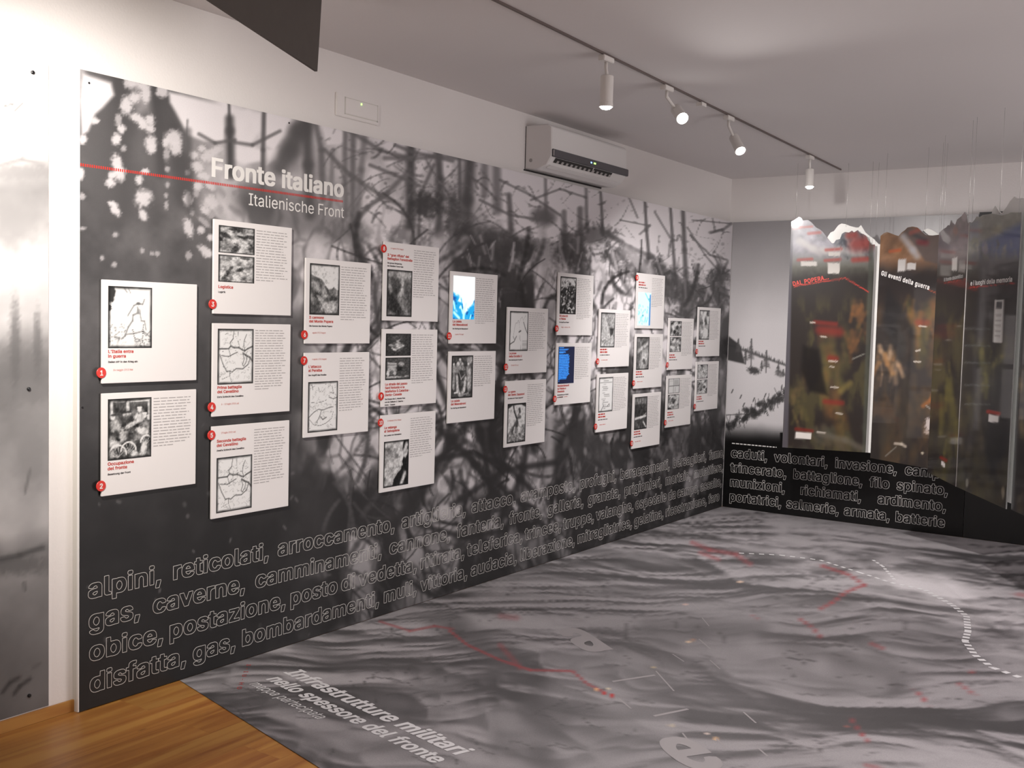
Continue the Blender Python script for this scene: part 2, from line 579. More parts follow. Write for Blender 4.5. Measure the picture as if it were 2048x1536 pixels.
# ------------------------------------------------------------------ outlines of the letters used in the room: advance, then contours
GLYPHS_BOLD = {
' ': (188, ""),
'"': (321, "42,521 40,485 46,329 51,304 149,302 161,305 171,302 265,302 272,305 280,469 280,515 277,522 49,524"),
"'": (206, "52,303 149,302 157,306 166,487 166,517 162,523 49,524 41,520 46,329 48,309"),
',': (188, "11,-134 105,-136 115,-132 165,49 166,79 163,86 47,88 39,85 8,-97 8,-127"),
'-': (453, "85,255 84,181 89,173 357,172 365,177 366,251 361,259 93,260"),
'.': (188, "27,1 41,-13 57,-20 131,-20 147,-15 161,-3 170,15 172,53 164,81 153,93 135,102 59,102 43,97 29,85 20,65 20,19"),
'0': (453, "151,-17 177,-22 275,-22 309,-15 329,-7 361,14 385,41 404,73 422,121 434,193 436,279 430,349 418,399 395,451 373,482 337,511 297,527 263,532 189,532 149,525 117,511 95,496 67,465 47,429 32,389 22,343 18,301 18,209 25,151 35,109 57,59 76,31 107,3|227,71 215,75 196,87 181,103 167,125 149,177 140,235 140,275 144,311 163,375 175,397 191,417 209,431 225,438 239,434 258,421 277,399 290,377 305,329 314,259 307,189 289,131 262,91 245,79"),
'1': (453, "417,-14 420,-7 420,61 417,68 315,70 309,72 306,77 305,520 297,524 167,523 58,443 56,351 58,345 63,342 115,343 173,384 181,383 182,77 179,72 173,70 49,68 46,61 47,-12 55,-16"),
'2': (453, "37,-14 411,-16 419,-12 420,63 416,71 225,72 216,75 218,81 312,179 363,239 391,281 406,317 412,383 409,413 401,441 378,479 359,497 335,513 297,527 265,532 165,529 133,521 101,505 77,486 57,459 43,427 36,397 36,355 41,347 154,347 157,351 163,383 175,407 197,428 223,439 245,432 270,413 285,387 288,369 273,329 250,295 36,65 34,-7"),
'3': (453, "43,522 40,515 40,445 44,437 219,436 227,433 224,425 127,315 127,237 135,232 205,229 247,216 271,200 283,185 293,163 298,143 287,113 267,90 245,77 217,69 187,79 166,93 149,115 139,143 135,147 19,147 14,141 14,109 19,85 29,59 51,28 75,9 115,-11 147,-19 167,-22 273,-22 313,-14 347,1 387,32 401,51 413,75 422,111 421,185 416,207 405,231 392,251 373,270 339,291 291,305 286,311 401,443 401,520 393,524"),
'4': (453, "368,-15 372,-7 374,87 381,90 437,90 442,93 444,99 442,175 435,178 379,178 373,183 372,325 369,332 255,333 252,327 250,181 243,178 167,178 160,181 160,187 339,493 340,517 335,523 219,523 191,481 13,179 10,167 11,95 19,90 247,89 252,81 252,-7 255,-14"),
'5': (453, "393,522 75,524 66,519 38,279 40,239 93,230 153,230 189,249 211,256 223,256 249,243 272,223 287,197 296,169 292,139 277,109 253,85 223,71 199,79 177,94 163,113 148,145 33,144 30,137 30,103 44,59 70,23 107,-3 139,-16 169,-22 269,-22 289,-19 317,-11 353,9 381,34 399,61 411,87 420,123 420,201 410,245 385,289 355,319 313,341 267,350 179,348 173,351 172,357 180,427 185,435 393,438 396,445 396,515"),
'6': (453, "345,523 231,524 221,521 101,347 65,287 49,253 34,193 34,127 41,91 59,51 79,25 97,9 123,-7 151,-17 177,-22 277,-22 307,-16 337,-3 363,14 389,43 403,67 418,117 418,193 413,221 401,253 380,283 363,299 341,313 307,326 249,330 244,335 348,487 350,515|227,70 207,77 179,101 163,129 156,157 163,187 176,211 201,234 227,244 255,231 275,211 289,187 296,157 290,129 275,103 249,79"),
'7': (453, "72,-15 187,-16 197,-11 417,427 420,515 417,522 41,524 34,521 32,445 37,437 267,436 275,431 71,23 68,-7"),
'8': (453, "145,525 111,511 81,490 59,463 44,429 40,401 43,339 55,305 82,267 47,231 27,189 22,163 22,111 29,77 45,45 69,18 99,-1 135,-15 173,-22 279,-22 331,-11 373,11 400,35 419,65 429,97 430,167 424,195 405,231 370,267 397,305 409,339 412,403 405,437 392,465 370,491 345,509 313,523 263,532 189,532|305,137 295,111 275,88 251,75 225,68 201,75 175,90 157,111 148,139 157,167 175,190 201,208 227,215 259,203 282,185 299,159|225,310 205,318 187,331 172,351 164,375 171,397 185,418 207,433 227,440 249,431 268,417 281,397 288,375 281,355 268,335 249,319"),
'9': (453, "107,-15 223,-16 232,-13 365,183 403,255 418,315 418,387 409,425 395,455 376,481 351,503 317,521 261,532 189,532 141,523 111,509 89,494 63,465 47,437 34,387 34,317 41,283 56,247 78,219 113,195 147,183 207,175 199,159 104,21 102,-7|227,264 205,273 181,293 165,319 156,351 163,379 178,407 201,428 227,439 253,427 276,405 289,381 296,351 289,321 275,297 253,276"),
'A': (480, "-12,-13 -5,-16 113,-15 162,119 167,125 173,126 311,125 319,113 359,1 367,-15 483,-16 490,-13 490,23 305,522 179,524 170,519 -12,21|239,332 243,327 280,223 277,215 205,214 199,217 233,323"),
'B': (456, "33,522 30,515 32,-13 39,-16 299,-16 355,-5 399,17 418,33 434,57 444,85 448,113 448,165 440,203 431,221 415,243 388,267 417,305 428,343 425,419 417,445 405,467 387,488 361,505 331,517 299,524|156,211 163,214 237,214 277,201 306,177 320,153 323,135 313,111 303,98 287,87 257,77 237,74 157,76 154,83|156,305 154,427 157,434 217,436 239,433 271,422 291,403 302,381 303,365 292,341 275,323 255,311 225,302 163,302"),
'C': (510, "423,15 449,36 463,53 487,93 502,137 502,167 499,174 382,175 360,131 333,101 307,84 281,75 265,72 249,76 213,93 194,107 173,131 157,157 145,187 136,225 134,247 136,285 153,343 178,385 215,417 239,429 263,436 291,431 331,410 359,379 382,333 498,333 502,341 501,373 491,407 474,441 450,471 417,498 379,517 343,527 305,532 205,530 163,520 123,501 87,474 51,429 31,389 15,331 10,285 12,195 25,137 51,79 78,43 108,17 157,-9 195,-19 217,-22 325,-22 377,-9"),
'D': (502, "33,-14 267,-16 307,-11 345,-1 381,15 419,42 441,67 467,111 485,169 492,227 490,313 477,373 459,415 429,458 397,485 369,502 343,512 283,524 39,524 32,521 30,-7|158,435 203,436 239,431 271,421 297,407 319,389 339,363 353,335 363,301 368,269 368,237 359,193 345,157 321,123 303,107 271,89 241,79 211,74 163,74 157,76 154,81 154,427"),
'E': (419, "403,-14 406,-7 406,65 401,73 163,74 156,77 154,83 154,203 157,210 377,212 383,214 386,221 386,293 381,301 157,304 154,311 155,432 163,436 397,437 402,445 400,521 393,524 33,522 30,515 32,-13 39,-16"),
'F': (410, "34,-15 145,-16 153,-12 154,197 157,204 367,206 374,209 376,285 371,293 157,296 154,303 154,427 156,433 163,436 395,437 400,445 400,515 397,522 39,524 32,521 30,-7"),
'G': (520, "115,497 81,469 49,427 27,379 15,331 10,285 10,221 14,179 25,135 47,85 73,48 105,19 143,-3 185,-17 217,-22 325,-22 367,-13 417,9 443,28 468,55 485,83 495,107 508,169 508,263 505,270 255,270 252,263 252,193 255,186 373,184 379,181 380,177 368,143 341,106 305,83 267,72 237,81 209,96 187,114 165,143 147,181 139,211 134,247 136,285 151,339 176,383 201,408 221,421 261,436 275,435 299,427 335,404 356,379 381,333 500,333 504,341 503,369 497,393 481,429 449,471 417,497 377,517 341,527 303,532 203,530 149,515"),
'H': (517, "483,-14 486,-7 484,521 477,524 371,524 363,520 362,313 359,306 163,304 156,307 154,313 152,521 145,524 33,522 30,515 32,-13 39,-16 145,-16 153,-12 154,207 157,214 353,216 359,214 362,207 363,-12 371,-16"),
'I': (300, "296,-15 300,-7 298,71 291,74 219,74 212,81 212,427 214,433 219,436 291,436 298,439 299,520 291,524 6,523 2,515 4,439 11,436 81,436 88,429 88,83 86,77 81,74 11,74 4,71 3,-12 11,-16"),
'J': (396, "362,523 251,524 243,519 242,153 234,115 225,99 214,87 197,75 183,71 169,77 151,91 133,123 128,145 128,181 124,187 13,188 5,184 4,107 13,67 33,30 55,9 77,-5 101,-15 133,-22 233,-22 253,-19 289,-7 315,9 334,27 347,47 360,77 366,115 366,515"),
'K': (467, "475,-14 478,-7 475,21 288,285 310,313 471,485 476,497 474,521 467,524 333,523 169,346 157,338 154,345 152,521 145,524 33,522 30,515 32,-13 39,-16 145,-16 152,-13 154,147 159,156 193,189 199,185 341,-13 351,-16"),
'L': (393, "35,523 30,515 32,-13 39,-16 389,-14 392,-7 392,65 387,73 163,74 156,77 153,519 145,524"),
'M': (628, "595,522 455,524 446,521 323,205 315,191 309,199 182,521 173,524 33,522 30,515 32,-13 39,-16 143,-16 151,-12 152,219 155,231 161,223 252,-7 259,-15 363,-16 372,-13 465,221 471,230 474,217 475,-12 483,-16 595,-14 598,-7 598,515"),
'N': (523, "491,-14 494,-7 492,521 485,524 377,524 369,520 368,227 365,216 359,221 168,521 159,524 33,522 30,515 32,-13 39,-16 145,-16 153,-11 154,283 157,293 165,285 356,-13 365,-16"),
'O': (533, "399,1 449,36 473,65 499,111 515,161 522,205 522,305 511,363 487,421 457,464 423,493 383,515 343,527 303,532 207,530 163,520 127,503 88,475 55,436 31,389 17,341 10,285 12,195 25,137 47,87 78,43 101,23 137,0 177,-15 213,-22 319,-22 365,-13|267,436 295,429 325,413 361,377 377,351 388,325 400,257 391,195 381,167 365,137 346,113 323,95 293,79 267,72 241,79 213,93 192,109 173,131 147,181 134,247 136,285 143,315 155,347 171,375 195,402 215,417 239,429"),
'P': (445, "34,-15 145,-16 152,-13 154,161 157,168 285,170 331,178 357,188 377,201 411,235 425,261 435,295 438,315 438,387 429,423 415,454 395,479 375,495 335,515 291,524 39,524 32,521 30,-7|157,260 154,267 156,433 163,436 235,433 261,425 283,412 303,385 313,349 307,319 294,295 271,275 243,263 211,258"),
'R': (449, "33,522 30,515 32,-13 39,-16 145,-16 152,-13 155,177 163,182 209,182 220,175 323,-14 331,-16 455,-14 458,-7 456,19 361,195 363,201 387,216 411,241 425,264 435,295 440,333 438,395 427,435 407,469 389,487 361,506 337,515 295,524|157,434 215,436 245,432 275,419 294,403 307,381 314,349 301,313 285,294 263,281 231,272 163,272 156,275 154,427"),
'S': (447, "79,3 117,-14 165,-24 299,-22 345,-9 375,7 404,31 423,59 438,105 438,171 429,203 407,238 377,261 347,277 309,291 231,313 189,329 158,353 148,373 155,395 171,416 197,431 225,440 253,432 278,417 296,397 311,363 427,364 430,371 430,407 418,447 393,482 353,510 319,524 269,532 187,532 151,527 111,515 79,497 52,473 37,451 22,403 22,345 33,305 51,278 83,253 119,235 225,203 273,185 302,163 313,141 305,117 287,95 257,77 223,68 191,77 164,93 147,113 135,147 131,151 12,151 8,145 8,117 22,65 44,31"),
'T': (449, "279,-16 284,-13 286,-7 287,431 295,436 442,437 446,445 445,520 437,524 6,523 2,515 2,445 5,438 153,436 161,431 163,-12 171,-16"),
'U': (517, "485,522 371,524 363,520 362,181 359,163 345,127 321,98 289,79 259,70 221,82 189,105 169,133 157,167 154,189 153,520 145,524 39,524 32,521 30,147 32,125 40,95 53,67 75,36 97,17 133,-5 187,-21 211,-24 309,-24 349,-17 383,-6 423,19 449,45 465,69 478,97 488,155 488,515"),
'V': (480, "-10,521 -12,495 -9,481 172,-11 183,-16 307,-14 487,477 492,495 490,521 483,524 373,524 363,519 246,181 241,175 236,181 115,520 105,524 -3,524"),
'W': (686, "698,521 691,524 581,524 573,520 493,221 487,231 412,515 407,523 285,524 277,521 201,239 193,222 189,229 113,520 103,524 -11,522 -14,515 -13,491 125,-13 133,-16 251,-16 260,-13 335,259 343,277 349,265 426,-13 435,-16 559,-14 699,491"),
'Z': (438, "427,-14 430,-7 430,65 425,73 183,74 178,75 176,79 423,441 426,453 424,521 417,524 13,522 10,515 10,445 15,437 255,436 261,435 263,431 15,67 12,55 14,-13 21,-16"),
'a': (389, "363,-14 366,-7 366,287 357,325 341,353 323,371 299,385 269,395 239,400 149,400 127,397 91,387 53,366 31,343 14,313 12,283 17,274 69,258 125,258 131,262 157,293 177,305 195,311 211,305 227,294 237,279 243,261 235,251 217,245 117,231 75,221 41,205 22,189 9,169 3,149 0,87 9,45 25,19 39,5 61,-10 111,-24 207,-24 247,-16|245,153 242,129 233,109 218,89 193,72 177,66 163,67 141,79 128,95 125,105 128,115 141,130 153,138 199,151 237,156"),
'b': (424, "26,523 22,515 23,-12 31,-16 145,-15 185,-24 271,-24 307,-17 335,-5 361,14 387,45 405,81 415,117 420,153 418,245 409,283 391,325 376,347 353,369 327,386 301,395 275,400 185,400 147,394 144,401 142,521 135,524|219,68 205,73 189,83 165,111 149,151 144,199 152,239 169,273 193,297 221,309 237,303 255,291 275,267 291,229 298,189 290,145 271,105 251,83 233,72"),
'c': (396, "352,359 315,384 273,397 253,400 161,400 127,394 105,386 77,369 52,347 33,319 14,277 4,221 4,157 10,113 21,81 39,47 63,18 97,-5 135,-20 163,-24 253,-24 289,-17 319,-5 343,10 366,33 379,53 391,81 392,111 388,119 337,132 279,132 273,127 259,101 241,82 221,71 203,68 175,82 147,115 132,153 127,187 133,225 151,267 177,296 201,308 217,307 241,294 259,275 277,247 335,246 388,261 392,267 392,287 385,311 369,339"),
'd': (424, "398,523 284,523 280,515 278,395 241,400 153,400 117,393 93,383 67,366 49,347 29,317 14,281 4,223 4,155 9,119 21,77 39,43 60,17 87,-3 125,-19 155,-24 239,-24 279,-15 393,-16 401,-12 402,515|205,68 179,79 153,105 136,139 127,189 135,235 151,269 177,297 205,309 231,298 257,271 275,229 281,189 274,145 257,107 233,81"),
'e': (404, "99,383 69,364 43,335 21,295 9,255 4,217 6,135 15,97 31,59 54,27 83,3 115,-13 145,-21 167,-24 261,-24 303,-15 337,1 370,29 385,51 394,73 394,99 390,107 335,122 281,122 275,118 261,95 249,83 229,71 209,66 179,79 155,100 139,127 132,149 139,154 399,156 402,163 402,209 397,261 385,303 369,333 352,355 323,377 303,387 269,397 249,400 157,400 131,395|136,239 141,257 157,280 179,299 205,310 223,303 245,288 259,269 271,243 269,238 263,236 143,236"),
'f': (254, "57,-16 163,-16 171,-11 173,307 181,312 251,312 256,315 258,321 256,393 249,396 177,397 172,403 173,417 181,439 193,450 249,452 257,455 272,505 272,533 265,540 231,546 149,546 123,541 99,531 75,514 57,485 50,453 48,399 41,396 -17,396 -23,391 -22,315 -15,312 43,312 50,305 50,-7 52,-13"),
'g': (425, "399,394 293,396 279,392 239,400 153,400 133,397 103,387 75,371 54,353 35,327 19,295 9,259 4,223 4,161 15,101 27,71 41,49 58,29 79,13 121,-6 165,-12 227,-12 273,-4 279,-9 272,-35 259,-53 239,-67 211,-78 195,-76 171,-65 153,-52 132,-27 125,-24 73,-25 28,-49 22,-59 25,-93 47,-121 73,-141 109,-157 149,-166 263,-166 305,-157 335,-145 363,-126 383,-101 397,-69 402,-39 402,387|205,80 177,91 155,111 135,149 127,191 133,229 151,269 175,295 205,309 235,295 258,271 274,237 282,193 275,153 259,117 233,91"),
'h': (410, "26,523 22,515 24,-13 31,-16 135,-16 143,-12 144,221 147,241 154,263 168,283 187,299 211,308 229,300 246,285 255,271 263,247 266,227 267,-12 275,-16 385,-14 388,-7 388,257 381,309 363,349 333,380 291,397 271,400 185,400 147,394 144,401 142,521 135,524"),
'i': (167, "27,395 22,387 23,-11 31,-16 139,-15 144,-7 143,391 135,396|15,451 29,435 51,427 111,426 131,431 146,441 155,457 156,501 153,515 137,533 121,539 53,540 35,535 21,525 13,509 12,465"),
'j': (167, "137,396 31,396 23,391 22,-27 15,-49 5,-61 -9,-68 -33,-70 -39,-74 -40,-149 -35,-157 51,-158 81,-151 101,-141 118,-127 131,-108 138,-89 144,-55 144,387 142,393|151,449 156,465 155,507 148,523 133,535 115,540 49,540 31,533 17,519 10,493 13,457 18,445 33,432 57,426 115,426 139,435"),
'k': (381, "26,523 22,515 24,-13 31,-16 135,-16 142,-13 144,119 149,126 155,123 265,-15 399,-14 402,-7 400,19 247,215 387,361 390,369 388,393 381,396 255,395 153,292 147,290 144,299 143,520 135,524"),
'l': (189, "29,524 24,521 22,515 22,67 28,31 37,13 49,0 79,-15 99,-18 181,-18 203,-15 210,-7 210,17 200,65 193,70 157,72 149,81 144,99 143,519 135,524"),
'm': (610, "24,-13 31,-16 135,-16 143,-12 144,231 146,249 153,267 163,284 181,300 199,308 209,305 227,291 237,275 244,255 245,-12 253,-16 363,-14 366,-7 367,249 373,270 383,286 403,303 419,309 439,299 453,285 460,273 466,249 467,-12 475,-16 583,-14 586,-7 586,291 579,325 565,353 548,373 531,385 507,396 479,402 397,402 377,399 351,391 321,375 289,395 259,402 181,402 145,394 25,394 22,387"),
'n': (410, "385,-14 388,-7 388,259 380,313 369,339 357,358 339,375 319,388 275,400 183,400 147,392 133,396 25,394 22,387 24,-13 31,-16 135,-16 143,-12 144,221 147,241 154,263 168,283 187,299 211,308 229,300 246,285 255,271 263,247 266,227 267,-12 275,-16"),
'o': (415, "77,369 53,348 33,319 16,283 6,241 4,157 7,133 17,91 39,47 61,20 93,-3 121,-16 159,-24 257,-24 301,-13 335,5 367,34 387,65 401,99 410,141 412,195 407,251 397,289 375,331 355,355 323,379 289,393 259,400 163,400 141,397 113,389|209,309 239,295 267,263 283,223 288,181 279,139 259,101 235,78 207,67 177,81 151,109 133,151 127,189 134,229 152,269 179,297 193,305"),
'p': (424, "26,-157 135,-158 142,-155 144,-25 147,-17 187,-24 273,-24 307,-17 331,-7 357,10 375,29 393,55 409,93 420,149 420,225 415,261 403,301 387,331 359,364 335,381 301,395 273,400 183,400 147,392 133,396 31,396 23,392 22,-149|219,68 205,73 189,83 165,111 149,151 144,199 152,239 169,273 193,297 221,309 237,303 255,291 275,267 291,229 298,189 290,145 271,105 251,83 233,72"),
'q': (424, "398,-157 402,-149 401,392 393,396 291,396 277,392 241,400 153,400 117,393 93,383 65,364 39,333 17,289 9,257 4,219 6,133 15,95 33,53 54,23 73,6 99,-10 125,-19 153,-24 237,-24 277,-17 280,-25 282,-155 289,-158|205,68 179,79 153,105 136,139 127,189 135,235 151,269 177,297 205,309 231,298 257,271 275,229 281,189 274,145 257,107 233,81"),
'r': (259, "27,-15 135,-16 143,-12 144,229 148,251 164,279 195,301 209,306 265,306 272,309 274,391 270,399 171,400 145,395 31,396 23,392 22,-7"),
's': (365, "45,9 79,-11 115,-21 137,-24 231,-24 273,-16 299,-5 323,10 344,33 359,69 362,119 356,155 342,181 319,201 287,217 171,249 153,260 143,275 147,287 159,299 177,309 189,312 216,297 237,266 243,262 301,262 349,273 354,281 354,301 347,325 329,355 307,376 275,392 239,400 137,400 99,392 75,381 49,363 35,347 19,311 16,259 22,225 36,199 53,183 85,165 209,130 227,116 234,103 229,93 215,79 197,69 183,65 165,71 148,81 137,93 125,117 119,122 61,122 12,111 6,101 6,77 11,59 25,31"),
't': (227, "237,-15 242,-7 242,21 231,67 225,70 181,70 171,73 161,87 156,109 157,307 163,312 225,312 232,315 233,391 227,396 165,396 158,399 156,479 152,487 39,487 34,479 33,401 27,396 -15,396 -22,393 -24,321 -19,313 27,312 34,305 34,81 37,53 43,33 63,4 99,-15 127,-20 213,-20"),
'u': (410, "25,394 22,387 22,113 33,57 57,16 93,-9 117,-17 151,-22 211,-22 263,-13 277,-16 385,-14 388,-7 386,393 379,396 275,396 267,392 266,161 263,141 255,117 244,99 223,80 199,71 179,81 160,99 151,117 145,141 143,392 135,396"),
'v': (389, "400,393 393,396 283,396 275,393 200,187 195,181 189,188 114,393 105,396 -3,396 -10,393 -12,369 -9,355 123,9 135,-15 247,-16 258,-11 400,359"),
'w': (567, "-6,393 -8,369 -3,349 109,-14 219,-16 228,-13 279,159 283,164 289,155 339,-13 347,-16 451,-16 459,-13 573,359 574,387 571,394 459,396 451,393 403,229 397,218 346,393 337,396 225,395 219,383 175,227 169,217 117,393 109,396 1,396"),
'x': (379, "385,-14 388,-7 386,19 268,191 273,203 380,361 380,393 373,396 253,394 191,306 185,310 127,395 1,394 -2,387 0,361 112,195 -6,21 -8,11 -6,-13 1,-16 119,-15 189,82 196,77 259,-15"),
'y': (389, "23,-156 63,-162 145,-159 183,-144 201,-130 215,-112 239,-61 399,357 402,387 399,394 285,396 276,393 200,187 195,181 189,188 114,393 105,396 -3,396 -10,393 -12,369 -9,355 125,-1 115,-33 97,-61 83,-69 39,-70 31,-74 18,-121 18,-149"),
'z': (380, "365,-14 368,-7 368,63 364,71 191,72 185,73 183,77 360,311 362,321 360,393 353,396 21,394 18,387 18,315 22,307 189,306 196,301 14,65 12,55 14,-13 21,-16"),
}
